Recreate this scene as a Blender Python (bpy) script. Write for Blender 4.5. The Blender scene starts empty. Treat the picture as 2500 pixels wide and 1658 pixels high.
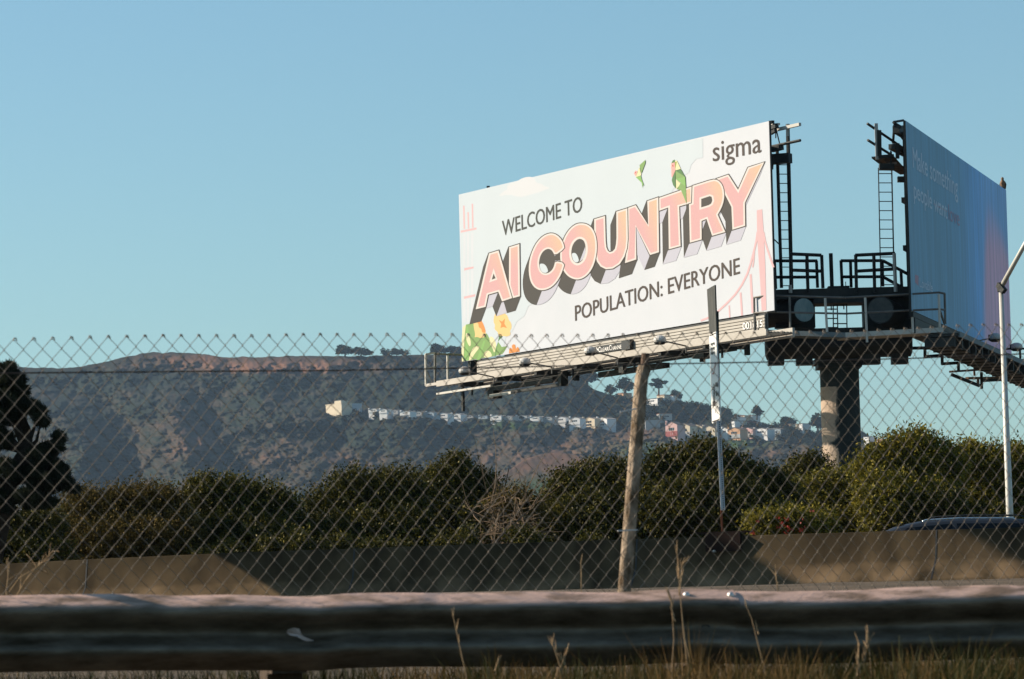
import bpy, bmesh, math, random
import numpy as np
from mathutils import Vector, Matrix
R = math.radians
C = bpy.context.scene.collection
scene = bpy.context.scene
rng = np.random.default_rng(7)
random.seed(7)

# ------------------------------------------------------------------ camera
FPX = 10500.0                       # focal length in pixels of the 2500 px wide photograph
PITCH = math.atan(851 / FPX); ROLL = R(1.4)
EYE = np.array([0.0, 0.0, 1.6])
_F = np.array([0, math.cos(PITCH), math.sin(PITCH)])
_r0 = np.array([1.0, 0, 0]); _u0 = np.array([0, -math.sin(PITCH), math.cos(PITCH)])
_r = math.cos(ROLL) * _r0 - math.sin(ROLL) * _u0
_u = math.sin(ROLL) * _r0 + math.cos(ROLL) * _u0
cam = bpy.data.cameras.new('camera'); cam_o = bpy.data.objects.new('camera', cam); C.objects.link(cam_o)
cam.sensor_width = 36; cam.lens = 36 * FPX / 2500
cam.clip_start = .1; cam.clip_end = 20000
M = Matrix(((_r[0], _u[0], -_F[0], EYE[0]), (_r[1], _u[1], -_F[1], EYE[1]), (_r[2], _u[2], -_F[2], EYE[2]), (0, 0, 0, 1)))
cam_o.matrix_world = M
cam.dof.use_dof = True; cam.dof.focus_distance = 98; cam.dof.aperture_fstop = 14
scene.camera = cam_o

# ------------------------------------------------------------------ light
SUN_AZ, SUN_EL = R(-78), R(28)
w = bpy.data.worlds.new('World'); scene.world = w; w.use_nodes = True
nt = w.node_tree; bg = nt.nodes['Background']
sky = nt.nodes.new('ShaderNodeTexSky'); sky.sky_type = 'NISHITA'; sky.sun_disc = False
sky.sun_elevation = SUN_EL; sky.sun_rotation = SUN_AZ
sky.air_density = 1.0; sky.dust_density = 0.7; sky.ozone_density = 1.0
tn_ = nt.nodes.new('ShaderNodeMix'); tn_.data_type = 'RGBA'; tn_.blend_type = 'MULTIPLY'; tn_.inputs['Factor'].default_value = 1
tn_.inputs['B'].default_value = (.69, .935, 1.01, 1)          # the clear cyan of this sky
nt.links.new(sky.outputs[0], tn_.inputs['A']); nt.links.new(tn_.outputs['Result'], bg.inputs[0]); bg.inputs[1].default_value = .082
sl = bpy.data.lights.new('sun', 'SUN'); sl.energy = 5.0; sl.angle = R(.5); sl.color = (1, .86, .70)
so = bpy.data.objects.new('sun', sl); C.objects.link(so)
SUN = Vector((math.sin(SUN_AZ) * math.cos(SUN_EL), math.cos(SUN_AZ) * math.cos(SUN_EL), math.sin(SUN_EL)))
so.rotation_euler = SUN.to_track_quat('Z', 'Y').to_euler()
scene.view_settings.view_transform = 'Standard'; scene.view_settings.look = 'None'
scene.view_settings.gamma = 1; scene.view_settings.use_curve_mapping = False
scene.view_settings.exposure = 0.65
scene.render.engine = 'CYCLES'
scene.cycles.max_bounces = 6; scene.cycles.transparent_max_bounces = 8
scene.cycles.volume_bounces = 0

# ------------------------------------------------------------------ measuring helpers
def D(x, y):
    d = FPX * _F + (x - 1250) * _r + (829 - y) * _u
    return d / d[1]
def P(x, y, Y):                      # the world point seen at photo pixel x, y and distance Y
    return EYE + D(x, y) * Y
def PA(x, y, Y):                     # the same for arrays
    x = np.asarray(x, float); y = np.asarray(y, float); Y = np.asarray(Y, float)
    d = FPX * _F + (x - 1250)[..., None] * _r + (829 - y)[..., None] * _u
    return EYE + d / d[..., 1:2] * Y[..., None]
def on_plane(x, y, o, n):
    d = D(x, y); return EYE + d * (np.dot(o - EYE, n) / np.dot(d, n))

# ------------------------------------------------------------------ mesh helpers
ORG = {}
def unit(v):
    v = np.asarray(v, float); return v / (np.linalg.norm(v) + 1e-12)
class MB:
    def __init__(s): s.v = []; s.f = []; s.m = []
    def add(s, vs, fs, m=0):
        b = len(s.v); s.v.extend([tuple(map(float, q)) for q in vs])
        s.f.extend([tuple(i + b for i in f) for f in fs]); s.m.extend([m] * len(fs)); return s
    def boxo(s, o, ax, ay, az, m=0):             # corner and three edge vectors
        o, ax, ay, az = (np.asarray(q, float) for q in (o, ax, ay, az))
        vs = [o, o + ax, o + ax + ay, o + ay, o + az, o + ax + az, o + ax + ay + az, o + ay + az]
        fs = [(0, 3, 2, 1), (4, 5, 6, 7), (0, 1, 5, 4), (1, 2, 6, 5), (2, 3, 7, 6), (3, 0, 4, 7)]
        if np.dot(np.cross(ax, ay), az) < 0: fs = [f[::-1] for f in fs]
        return s.add(vs, fs, m)
    def box(s, c, sx, sy, sz, rz=0, m=0):
        ca, sa = math.cos(rz), math.sin(rz)
        ax = np.array([ca, sa, 0]) * sx; ay = np.array([-sa, ca, 0]) * sy; az = np.array([0, 0, sz])
        return s.boxo(np.asarray(c) - ax / 2 - ay / 2 - az / 2, ax, ay, az, m)
    def bar(s, a, b, wd, hg=None, m=0, up=(0, 0, 1)):   # square bar between two points
        a = np.asarray(a, float); b = np.asarray(b, float); hg = hg or wd
        d = b - a; t = unit(d); sd = np.cross(t, up)
        if np.linalg.norm(sd) < 1e-3: sd = np.cross(t, (1, 0, 0))
        sd = unit(sd); uu = np.cross(sd, t)
        return s.boxo(a - sd * wd / 2 - uu * hg / 2, d, sd * wd, uu * hg, m)
    def tube(s, pts, r, n=8, m=0, cap=True):
        pts = [np.asarray(p, float) for p in pts]; k = len(pts)
        rs = r if hasattr(r, '__len__') else [r] * k
        t0 = unit(pts[1] - pts[0]); ref = np.array([0, 0, 1.0]) if abs(t0[2]) < .9 else np.array([1.0, 0, 0])
        vs = []
        for i in range(k):
            t = unit(pts[min(i + 1, k - 1)] - pts[max(i - 1, 0)])
            a = unit(np.cross(ref, t)); b = np.cross(t, a)
            for j in range(n):
                q = 2 * math.pi * j / n; vs.append(pts[i] + rs[i] * (math.cos(q) * a + math.sin(q) * b))
        fs = []
        for i in range(k - 1):
            for j in range(n):
                fs.append((i * n + j, i * n + (j + 1) % n, (i + 1) * n + (j + 1) % n, (i + 1) * n + j))
        if cap: fs += [tuple(range(n))[::-1], tuple(range((k - 1) * n, k * n))]
        return s.add(vs, fs, m)
    def lathe(s, c, prof, n=16, m=0, axis=(0, 0, 1), sx=1, sy=1):
        az = unit(axis); ref = np.array([1.0, 0, 0]) if abs(az[0]) < .9 else np.array([0, 1.0, 0])
        ay = unit(np.cross(az, ref)); ax = np.cross(ay, az); c = np.asarray(c, float)
        vs = []
        for r, z in prof:
            for j in range(n):
                q = 2 * math.pi * j / n; vs.append(c + ax * r * sx * math.cos(q) + ay * r * sy * math.sin(q) + az * z)
        fs = []
        for i in range(len(prof) - 1):
            for j in range(n): fs.append((i * n + j, i * n + (j + 1) % n, (i + 1) * n + (j + 1) % n, (i + 1) * n + j))
        fs += [tuple(range(n))[::-1], tuple(range((len(prof) - 1) * n, len(prof) * n))]
        return s.add(vs, fs, m)
    def prism(s, poly, ext, m=0):                 # closed polygon swept along a vector
        p = [np.asarray(q, float) for q in poly]; e = np.asarray(ext, float); n = len(p)
        fs = [tuple(range(n))[::-1], tuple(range(n, 2 * n))] + [(i, (i + 1) % n, n + (i + 1) % n, n + i) for i in range(n)]
        return s.add(p + [q + e for q in p], fs, m)
    def build(s, name, mats, parent=None, smooth=False, attr=None):
        return mesh_obj(name, np.array(s.v, float), s.f, mats, parent, smooth, s.m)
def mesh_obj(name, v, f, mats, parent=None, smooth=False, mi=None, fattr=None):
    o_ = np.zeros(3)
    if parent is not None: o_ = ORG[parent.name]
    me = bpy.data.meshes.new(name); v = np.asarray(v, float) - o_
    if isinstance(f, np.ndarray):
        nv, nf, k = len(v), len(f), f.shape[1]
        me.vertices.add(nv); me.vertices.foreach_set('co', v.astype(np.float32).ravel())
        me.loops.add(nf * k); me.loops.foreach_set('vertex_index', f.astype(np.int32).ravel())
        me.polygons.add(nf); me.polygons.foreach_set('loop_start', np.arange(0, nf * k, k, dtype=np.int32))
        me.update(calc_edges=True)
    else:
        me.from_pydata([tuple(q) for q in v], [], f); me.update()
    if not isinstance(mats, (list, tuple)): mats = [mats]
    for m in mats: me.materials.append(m)
    if mi is not None and len(mats) > 1: me.polygons.foreach_set('material_index', np.asarray(mi, dtype=np.int32))
    if smooth: me.polygons.foreach_set('use_smooth', np.ones(len(me.polygons), dtype=bool))
    if fattr:
        for k_, (dom, arr) in fattr.items():
            a = me.attributes.new(k_, 'FLOAT', dom); a.data.foreach_set('value', np.asarray(arr, dtype=np.float32))
    o = bpy.data.objects.new(name, me); C.objects.link(o)
    if parent is not None: o.parent = parent
    ORG[o.name] = o_
    return o
def tag(o, label=None, cat=None, group=None, kind=None):
    if label: o['label'] = label
    if cat: o['category'] = cat
    if group: o['group'] = group
    if kind: o['kind'] = kind
    return o
def thing(name, loc, label, cat, group=None):
    o = bpy.data.objects.new(name, None); C.objects.link(o); o.location = tuple(float(q) for q in loc)
    o.empty_display_size = .3
    ORG[o.name] = np.asarray(loc, float)
    return tag(o, label, cat, group)

# ------------------------------------------------------------------ materials
def mat(name, col, rough=.7, metal=0, spec=.5, var=0, scale=5, col2=None, bump=0, bscale=None, detail=5, stretch=None, lo=.35, hi=.65, coat=0):
    m = bpy.data.materials.new(name); m.use_nodes = True; n = m.node_tree.nodes; l = m.node_tree.links
    b = n['Principled BSDF']; b.inputs['Base Color'].default_value = (*col, 1); b.inputs['Roughness'].default_value = rough
    b.inputs['Metallic'].default_value = metal; b.inputs['Specular IOR Level'].default_value = spec
    if coat: b.inputs['Coat Weight'].default_value = coat
    if col2 or bump:
        tc = n.new('ShaderNodeTexCoord'); mp = n.new('ShaderNodeMapping'); l.new(tc.outputs['Object'], mp.inputs[0])
        if stretch: mp.inputs['Scale'].default_value = stretch
    if col2:
        ns = n.new('ShaderNodeTexNoise'); ns.inputs['Scale'].default_value = scale; ns.inputs['Detail'].default_value = detail
        ns.inputs['Roughness'].default_value = .65
        l.new(mp.outputs[0], ns.inputs['Vector'])
        rp = n.new('ShaderNodeValToRGB'); rp.color_ramp.elements[0].position = lo; rp.color_ramp.elements[1].position = hi
        rp.color_ramp.elements[0].color = (*col, 1); rp.color_ramp.elements[1].color = (*col2, 1)
        l.new(ns.outputs['Fac'], rp.inputs[0]); l.new(rp.outputs[0], b.inputs['Base Color'])
    if bump:
        nb = n.new('ShaderNodeTexNoise'); nb.inputs['Scale'].default_value = bscale or scale * 4; nb.inputs['Detail'].default_value = 6
        l.new(mp.outputs[0], nb.inputs['Vector'])
        bp = n.new('ShaderNodeBump'); bp.inputs['Strength'].default_value = bump; bp.inputs['Distance'].default_value = .05
        l.new(nb.outputs['Fac'], bp.inputs['Height']); l.new(bp.outputs[0], b.inputs['Normal'])
    return m
def leaf_mat(name, cols, rough=.45, trans=.25, spec=.5):
    m = bpy.data.materials.new(name); m.use_nodes = True; n = m.node_tree.nodes; l = m.node_tree.links
    b = n['Principled BSDF']; b.inputs['Roughness'].default_value = rough; b.inputs['Specular IOR Level'].default_value = spec
    at = n.new('ShaderNodeAttribute'); at.attribute_name = 'tint'
    rp = n.new('ShaderNodeValToRGB'); e = rp.color_ramp.elements
    while len(e) < len(cols): e.new(.5)
    for i, c in enumerate(cols): e[i].position = i / (len(cols) - 1); e[i].color = (*c, 1)
    l.new(at.outputs['Fac'], rp.inputs[0]); l.new(rp.outputs[0], b.inputs['Base Color'])
    t = n.new('ShaderNodeBsdfTranslucent'); l.new(rp.outputs[0], t.inputs[0])
    mx = n.new('ShaderNodeMixShader'); mx.inputs[0].default_value = trans
    l.new(b.outputs[0], mx.inputs[1]); l.new(t.outputs[0], mx.inputs[2]); l.new(mx.outputs[0], n['Material Output'].inputs[0])
    return m
MT = {}
MT['steel_dark'] = mat('dark_painted_steel', (.010, .013, .013), .6, 0, .3, col2=(.028, .030, .026), scale=3, bump=.2)
MT['steel_grey'] = mat('grey_painted_steel', (.30, .29, .26), .55, 0, .4, col2=(.42, .40, .36), scale=4)
MT['steel_pale'] = mat('pale_galvanised_steel', (.42, .40, .35), .5, 0, .5, col2=(.52, .50, .44), scale=2.5, lo=.3, hi=.7)
MT['rail'] = mat('railing_steel', (.10, .095, .085), .5, .2, .5, col2=(.17, .16, .14), scale=5)
MT['panel'] = mat('white_vinyl', (.445, .47, .505), .5, 0, .3, col2=(.47, .49, .525), scale=.6)
MT['apron'] = mat('pale_apron_siding', (.36, .33, .28), .6, 0, .3, col2=(.46, .43, .38), scale=1.5, lo=.3, hi=.7, stretch=(1, 1, 3))
MT['black'] = mat('black_paint', (.012, .012, .012), .5)
MT['concrete'] = mat('weathered_concrete', (.026, .019, .010), .9, 0, .05, col2=(.064, .047, .026), scale=1.4, bump=.12, bscale=45, detail=9, lo=.3, hi=.7)
MT['wood_tie'] = mat('white_wire_tie', (.6, .58, .54), .5)
MT['galv'] = mat('galvanised_wire', (.40, .39, .36), .48, .35, .5, col2=(.30, .27, .22), scale=9)
MT['rust'] = mat('rusty_steel', (.026, .014, .010), .9, 0, .1, col2=(.016, .010, .008), scale=20)

# ------------------------------------------------------------------ noise
def vnoise(x, y, seed, octv=4, gain=.5):
    r_ = np.random.default_rng(seed); x, y = np.broadcast_arrays(np.asarray(x, float), np.asarray(y, float)); out = np.zeros(x.shape); a = 1; tot = 0
    for o in range(octv):
        g = r_.random((256, 256)); xi = np.floor(x).astype(int); yi = np.floor(y).astype(int)
        fx = x - xi; fy = y - yi; fx = fx * fx * (3 - 2 * fx); fy = fy * fy * (3 - 2 * fy)
        q = lambda i, j: g[i % 256, j % 256]
        out += a * ((q(xi, yi) * (1 - fx) + q(xi + 1, yi) * fx) * (1 - fy) + (q(xi, yi + 1) * (1 - fx) + q(xi + 1, yi + 1) * fx) * fy)
        tot += a; a *= gain; x = x * 2.03 + 17.3; y = y * 2.03 + 9.1
    return out / tot

# ================================================================== SETTING: ground
_gp = [(-400, -.3), (0, 0), (6, .15), (12, .8), (16.2, 1.24), (19, 1.36), (23, 1.46), (30, 1.75), (45, 2.42), (54, 2.82), (58, 2.9), (84, 2.9), (100, 3.0), (400, 3.0), (6000, 3.0)]
def ground_z(Y): return np.interp(Y, [a for a, b in _gp], [b for a, b in _gp])
ys = np.concatenate([[-150, -60, -20, 0, 4, 8, 10], np.arange(12, 24, .5), np.arange(24, 90, 2), [95, 100, 130, 180, 260, 400, 700, 1100, 1600, 2200, 3000, 4000, 4900]])
xs = np.concatenate([[-1400, -600, -250, -100, -50, -30], np.arange(-20, 20.1, .8), [30, 50, 100, 250, 600, 1400]])
XX, YY = np.meshgrid(xs, ys); ZZ = ground_z(YY) + (vnoise(XX * .8 + 50, YY * .8 + 50, 3) - .5) * np.where((YY < 56) & (YY > 5), .09, .02)
vv = np.stack([XX, YY, ZZ], -1).reshape(-1, 3); nx = len(xs)
ii = np.arange(len(ys) - 1)[:, None] * nx + np.arange(nx - 1)[None]; ff = np.stack([ii, ii + 1, ii + nx + 1, ii + nx], -1).reshape(-1, 4)
MT['dirt'] = mat('dry_dirt', (.07, .054, .034), .95, 0, .2, col2=(.13, .095, .062), scale=1.2, bump=.6, bscale=25, detail=8)
tag(mesh_obj('ground', vv, ff, MT['dirt'], smooth=True), kind='structure')

# road surfaces either side of the barrier (the barrier recedes to the left)
B0, B1 = P(0, 1377, 67.5), P(2500, 1287, 60.9)
bdir = unit(np.array([B1[0] - B0[0], B1[1] - B0[1], 0])); bn = np.array([bdir[1], -bdir[0], 0])   # bn faces the camera
if bn[1] > 0: bn = -bn
def bar_pt(x):                                  # point on the barrier line (top edge) at photo x
    d = D(x, 1330); o = np.array([B0[0], B0[1], 0])
    t = np.dot(o[:2] - EYE[:2], bn[:2]) / np.dot(d[:2], bn[:2]); return EYE[:2] + d[:2] * t
MT['asphalt'] = mat('worn_asphalt', (.075, .066, .058), .95, 0, .2, col2=(.115, .10, .088), scale=2, bump=.3, bscale=60)
def road(q0, q1, z, name):
    c = np.array([B0[0], B0[1], 0]); a = c + bn * q0; b = c + bn * q1
    vs = [a - bdir * 60, a + bdir * 90, b + bdir * 90, b - bdir * 60]; vs = [np.array([p[0], p[1], z]) for p in vs]
    tag(MB().add(vs, [(0, 1, 2, 3)]).build(name, MT['asphalt']), kind='structure')
road(-.1, 1.4, 2.935, 'road'); road(-9.5, -.55, 2.93, 'road')

# ================================================================== SETTING: hills
cx_ = [-1400, -700, -200, 0, 60, 150, 210, 260, 330, 370, 440, 500, 560, 650, 740, 830, 900, 960, 1050, 1120, 1200, 1300, 1385, 1430, 1460, 1500, 1545, 1600, 1660, 1700, 1760, 1800, 1860, 1920, 1980, 2060, 2150, 2250, 2400, 2700, 3300, 4000]
cy_ = [1010, 950, 905, 893, 897, 900, 893, 882, 866, 861, 860, 865, 872, 871, 868, 870, 869, 868, 866, 868, 876, 890, 912, 940, 955, 968, 972, 980, 984, 992, 1003, 1016, 1030, 1046, 1056, 1064, 1080, 1096, 1120, 1140, 1150, 1160]
hx = np.concatenate([np.arange(-1400, -200, 40), np.arange(-200, 2600, 3), np.arange(2600, 4001, 50)]).astype(float)
crest = np.interp(hx, cx_, cy_) + (vnoise(hx / 22, hx * 0 + .3, 11, 4) - .5) * 7
tt = np.linspace(0, 1, 190)
BASE_Y = 1275.0
def hill_Y(y): return 3400 - (np.asarray(y, float) - 860) * 1.75
PXX = np.repeat(hx[None], len(tt), 0); PYY = crest[None] + tt[:, None] * (BASE_Y - crest[None])
def saw(u, a, b):                                # gentle rise to the right, steep fall
    q = (u - a) / (b - a); q = np.clip(q, 0, 1); return np.where(q < .62, (q / .62) ** 1.0, 1 - ((q - .62) / .38)) * 1.0
rel = np.zeros_like(PXX)
t_ = (PYY - 860) / (BASE_Y - 860)
skew = np.where(PYY > 930, (PYY - 930) * .78, 0)
wob = (vnoise(PXX / 70, PYY / 50, 21, 4) - .5) * 60
u = PXX + wob * .9 + (vnoise(PXX / 14, PYY / 12, 25, 3) - .5) * 22
g1 = np.interp(PYY, [900, 935, 960, 985, 1025, 1075, 1110, 1180, 1280], [60, 110, 185, 245, 302, 330, 338, 322, 300])
g2 = np.interp(PYY, [900, 950, 985, 1020, 1060, 1100, 1140, 1180, 1280], [440, 470, 500, 524, 520, 545, 570, 590, 600])
def seg(a, b): q = np.clip((u - a) / (b - a), 0, 1); return np.where(q < .58, (q / .58) ** .8, 1 - ((q - .58) / .42) ** 1.2)
amp = np.clip((PYY - 925) / 70, 0, 1)
amp = np.clip((PYY - 915) / 90, 0, 1)
rel += amp * 150 * seg(g1 - 330, g1) + amp * 150 * seg(g1, g2)
rel += amp * 75 * seg(g2, g2 + 270 + .2 * (PYY - 950)) + amp * 60 * saw(u - (PYY - 950) * .5, 770, 1060) + amp * 50 * saw(u - (PYY - 950) * .4, 1060, 1330)
rel += (vnoise(PXX / 90, PYY / 60, 22, 4) - .5) * 120
rel += (vnoise(PXX / 17, PYY / 9, 23, 3) - .5) * 44
rel += (vnoise(PXX / 5.5, PYY / 3.2, 24, 2) - .5) * 15
HY = hill_Y(PYY) - rel * np.clip(tt[:, None] * 14, 0, 1) * .9
HV = PA(PXX, PYY, HY)
top = HV[0].copy(); back1 = top + np.array([0, 90, -18]); back2 = top + np.array([0, 900, -230])
back2[:, 2] = np.maximum(back2[:, 2], 2)
bot = HV[-1].copy(); bot[:, 1] -= 620; bot[:, 2] = 2.0
HVA = np.concatenate([back2[None], back1[None], HV, bot[None]], 0); nr, nc = HVA.shape[:2]
ii = np.arange(nr - 1)[:, None] * nc + np.arange(nc - 1)[None]; ff = np.stack([ii, ii + nc, ii + nc + 1, ii + 1], -1).reshape(-1, 4)
def gauss(x, y, cx, cy, sx, sy): return np.exp(-((x - cx) / sx) ** 2 - ((y - cy) / sy) ** 2)
dry = .20 + .0 * PXX
dry += .55 * gauss(PXX, PYY, 640, 890, 330, 16) * (PXX < 1150) + .3 * gauss(PXX, PYY, 480, 872, 170, 12) + .45 * gauss(PXX, PYY, 720, 905, 200, 10)
dry += .30 * gauss(PXX, PYY, 470, 1060, 70, 80) + .28 * gauss(PXX, PYY, 760, 1100, 170, 55) + .35 * gauss(PXX, PYY, 1330, 1120, 160, 45)
dry += .30 * gauss(PXX, PYY, 1480, 1090, 110, 40) + .3 * gauss(PXX, PYY, 1880, 1110, 160, 22) + .35 * gauss(PXX, PYY, 1560, 1060, 60, 18)
dry -= .28 * gauss(PXX, PYY, 1120, 960, 330, 42) + .3 * gauss(PXX, PYY, 900, 1060, 200, 35) + .22 * gauss(PXX, PYY, 330, 930, 300, 22) + .3 * gauss(PXX, PYY, 1700, 1010, 250, 25)
dry += (vnoise(PXX / 30, PYY / 20, 31, 5) - .5) * .62 + (vnoise(PXX / 6, PYY / 4, 32, 2) - .5) * .34
grn = .9 * gauss(PXX, PYY, 1265, 1040, 70, 9) + .6 * gauss(PXX, PYY, 1560, 1100, 120, 25) + .9 * gauss(PXX, PYY, 1800, 1085, 90, 14) + .8 * gauss(PXX, PYY, 1330, 1200, 90, 26) + .4 * gauss(PXX, PYY, 1130, 1040, 60, 8)
grn *= .5 + vnoise(PXX / 25, PYY / 18, 33, 3)
full = lambda A: np.concatenate([A[:1], A[:1], A, A[-1:]], 0).ravel()
MT['hill'] = m = bpy.data.materials.new('scrub_hillside'); m.use_nodes = True
n = m.node_tree.nodes; l = m.node_tree.links; b = n['Principled BSDF']; b.inputs['Roughness'].default_value = .95; b.inputs['Specular IOR Level'].default_value = .1
a1 = n.new('ShaderNodeAttribute'); a1.attribute_name = 'dry'; a2 = n.new('ShaderNodeAttribute'); a2.attribute_name = 'green'
rp = n.new('ShaderNodeValToRGB'); e = rp.color_ramp.elements; e[0].position = .12; e[0].color = (.012, .018, .010, 1); e[1].position = .85; e[1].color = (.155, .076, .045, 1)
k_ = e.new(.42); k_.color = (.050, .036, .023, 1)
mx = n.new('ShaderNodeMix'); mx.data_type = 'RGBA'; mx.inputs['B'].default_value = (.032, .060, .02, 1)
l.new(a1.outputs['Fac'], rp.inputs[0]); l.new(rp.outputs[0], mx.inputs['A']); l.new(a2.outputs['Fac'], mx.inputs['Factor']); l.new(mx.outputs['Result'], b.inputs['Base Color'])
tag(mesh_obj('hills', HVA.reshape(-1, 3), ff, MT['hill'], smooth=True, fattr={'dry': ('POINT', full(dry)), 'green': ('POINT', np.clip(full(grn), 0, 1))}), kind='structure')
def hill_pt(x, y, lift=0): 
    j = int(np.argmin(abs(hx - x))); col = PYY[:, j]; i = int(np.argmin(abs(col - y)))
    return P(x, y, float(HY[i, j]) - lift)
# the small bare hill in front
dx = np.arange(1120, 1720, 5.0)
dc = np.interp(dx, [1120, 1180, 1235, 1275, 1320, 1359, 1400, 1450, 1520, 1600, 1720], [1230, 1186, 1155, 1124, 1109, 1104, 1109, 1126, 1152, 1178, 1225]) + (vnoise(dx / 15, dx * 0, 41, 3) - .5) * 4
tt2 = np.linspace(0, 1, 40); DPX = np.repeat(dx[None], 40, 0); DPY = dc[None] + tt2[:, None] * (1290 - dc[None])
DY = 2560 - 2.2 * (DPY - 1100) - np.sqrt(np.clip(1 - ((DPX - 1380) / 330) ** 2, 0, 1)) * 90 + (vnoise(DPX / 9, DPY / 6, 42, 3) - .5) * 18
DV = PA(DPX, DPY, DY); bk = DV[0] + np.array([0, 120, -30]); bk[:, 2] = np.maximum(bk[:, 2], 2); bt = DV[-1].copy(); bt[:, 1] -= 250; bt[:, 2] = 2
DVA = np.concatenate([bk[None], DV, bt[None]], 0); nr, nc = DVA.shape[:2]
ii = np.arange(nr - 1)[:, None] * nc + np.arange(nc - 1)[None]; ff = np.stack([ii, ii + nc, ii + nc + 1, ii + 1], -1).reshape(-1, 4)
dd = .62 + (vnoise(DPX / 14, DPY / 10, 43, 4) - .5) * .5 - .3 * gauss(DPX, DPY, 1330, 1200, 150, 30)
dg = .9 * gauss(DPX, DPY, 1330, 1190, 90, 28)
f3 = lambda A: np.concatenate([A[:1], A, A[-1:]], 0).ravel()
tag(mesh_obj('hill', DVA.reshape(-1, 3), ff, MT['hill'], smooth=True, fattr={'dry': ('POINT', f3(dd)), 'green': ('POINT', f3(dg))}), kind='structure')
#@@NEXT
# ================================================================== BILLBOARD
EZ = np.array([0, 0, 1.0])
class Board:
    def __init__(s, A, B, z0, z1, sign):
        s.A = np.array([A[0], A[1], z0]); s.W = math.hypot(B[0] - A[0], B[1] - A[1]); s.H = z1 - z0
        s.es = np.array([B[0] - A[0], B[1] - A[1], 0]) / s.W
        s.n = np.array([s.es[1], -s.es[0], 0]) * sign
    def at(s, a, n, z): return s.A + s.es * a + s.n * n + EZ * z
    def px(s, x, y, n=0): return on_plane(x, y, s.A + s.n * n, s.n)
    def endpx(s, x, y, a): return on_plane(x, y, s.A + s.es * a, s.es)
    def box(s, mb, a0, a1, n0, n1, z0, z1, m=0): return mb.boxo(s.at(a0, n0, z0), s.es * (a1 - a0), s.n * (n1 - n0), EZ * (z1 - z0), m)
LB = Board((5.89, 95.96), (-1.265, 108.89), 9.89, 14.16, -1)
RB = Board((8.935, 95.71), (12.80, 110.01), 9.795, 14.065, 1)
if LB.n[1] > 0: LB.n = -LB.n
if RB.n[1] > 0: RB.n = -RB.n
PILX, PILY = P(2049, 900, 98.3)[0], 98.3
bb = thing('billboard', (PILX, PILY, 3.0), 'V-shaped double billboard on one thick dark pillar, its sunlit face reading AI COUNTRY', 'billboard')
SD, SG, SP, RL = MT['steel_dark'], MT['steel_grey'], MT['steel_pale'], MT['rail']

def vinyl(name, c, var=.06): return mat(name, c, .55, 0, .3, col2=tuple(q * (1 - var) for q in c), scale=.9, lo=.3, hi=.75)
V = dict(sky=vinyl('print_pale_sky', (0.425, 0.479, 0.514), .03), cloud=vinyl('print_cloud', (0.473, 0.491, 0.514), .02), dark=vinyl('print_dark_brown', (.032, .026, .020), .2),
         ink=vinyl('print_brown_ink', (.042, .026, .018), .2), ink2=vinyl('print_green_black_ink', (.028, .030, .024), .2), cream=vinyl('print_cream', (0.515, 0.473, 0.445), .02),
         lav=vinyl('print_lavender', (0.376, 0.376, 0.436), .03), pinkbar=vinyl('print_pink', (0.509, 0.321, 0.335), .05), green=vinyl('print_leaf_green', (0.166, 0.333, 0.087), .08),
         dgreen=vinyl('print_dark_green', (0.058, 0.147, 0.045), .08), lgreen=vinyl('print_light_green', (0.150, 0.266, 0.076), .05), yellow=vinyl('print_yellow', (0.572, 0.412, 0.166), .05),
         pale=vinyl('print_pale_yellow', (0.533, 0.519, 0.300), .04), orange=vinyl('print_orange', (0.533, 0.200, 0.040), .05), bpink=vinyl('print_bird_pink', (0.545, 0.280, 0.253), .05),
         red=vinyl('print_red_eye', (.30, .03, .02), .05), olive=vinyl('print_olive', (0.280, 0.300, 0.067), .05))
# pink letters run to peach at their upper right: a printed gradient
def letter_mat():
    m = mat('print_pink_to_peach', (.83, .47, .43), .55, 0, .3); n = m.node_tree.nodes; l = m.node_tree.links
    a = n.new('ShaderNodeAttribute'); a.attribute_name = 'tint'
    rp = n.new('ShaderNodeValToRGB'); e = rp.color_ramp.elements; e[0].color = (.47, .268, .27, 1); e[0].position = .35; e[1].color = (.48, .345, .215, 1); e[1].position = 1
    l.new(a.outputs['Fac'], rp.inputs[0]); l.new(rp.outputs[0], n['Principled BSDF'].inputs['Base Color']); return m
V['letter'] = letter_mat()

lp = MB(); LB.box(lp, 0, LB.W, -.04, 0, 0, LB.H); lpo = lp.build('sign_panel', MT['panel'], bb); tag(lpo, 'bright sunlit white panel reading WELCOME TO AI COUNTRY')

class Art:                                          # printed shapes laid on the panel, one thin layer over another
    def __init__(s, board): s.b = board; s.mb = MB(); s.mats = []; s.lay = 0
    def mi(s, m):
        if m not in s.mats: s.mats.append(m)
        return s.mats.index(m)
    def poly(s, pts, m, lay):
        q = [s.b.px(x, y, .003 + .00022 * lay) for x, y in pts]
        s.mb.add(q, [tuple(range(len(q)))], s.mi(m))
    def build(s, name): return s.mb.build(name, s.mats, lpo if s.b is LB else rpo)
def tr(pts, ox, oy, sc): return [(ox + x / sc, oy + y / sc) for x, y in pts]
def area(p): return .5 * sum(p[i][0] * p[(i + 1) % len(p)][1] - p[(i + 1) % len(p)][0] * p[i][1] for i in range(len(p)))
def offset(p, d):
    sg = 1 if area(p) > 0 else -1; n = len(p); out = []
    for i in range(n):
        a, b, c = np.array(p[i - 1]), np.array(p[i]), np.array(p[(i + 1) % n])
        e1, e2 = unit(b - a), unit(c - b); n1 = np.array([e1[1], -e1[0]]) * sg; n2 = np.array([e2[1], -e2[0]]) * sg
        mt = n1 + n2; q = max(1 + float(np.dot(n1, n2)), .45); out.append(tuple(b + mt * d / q))
    return out
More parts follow.
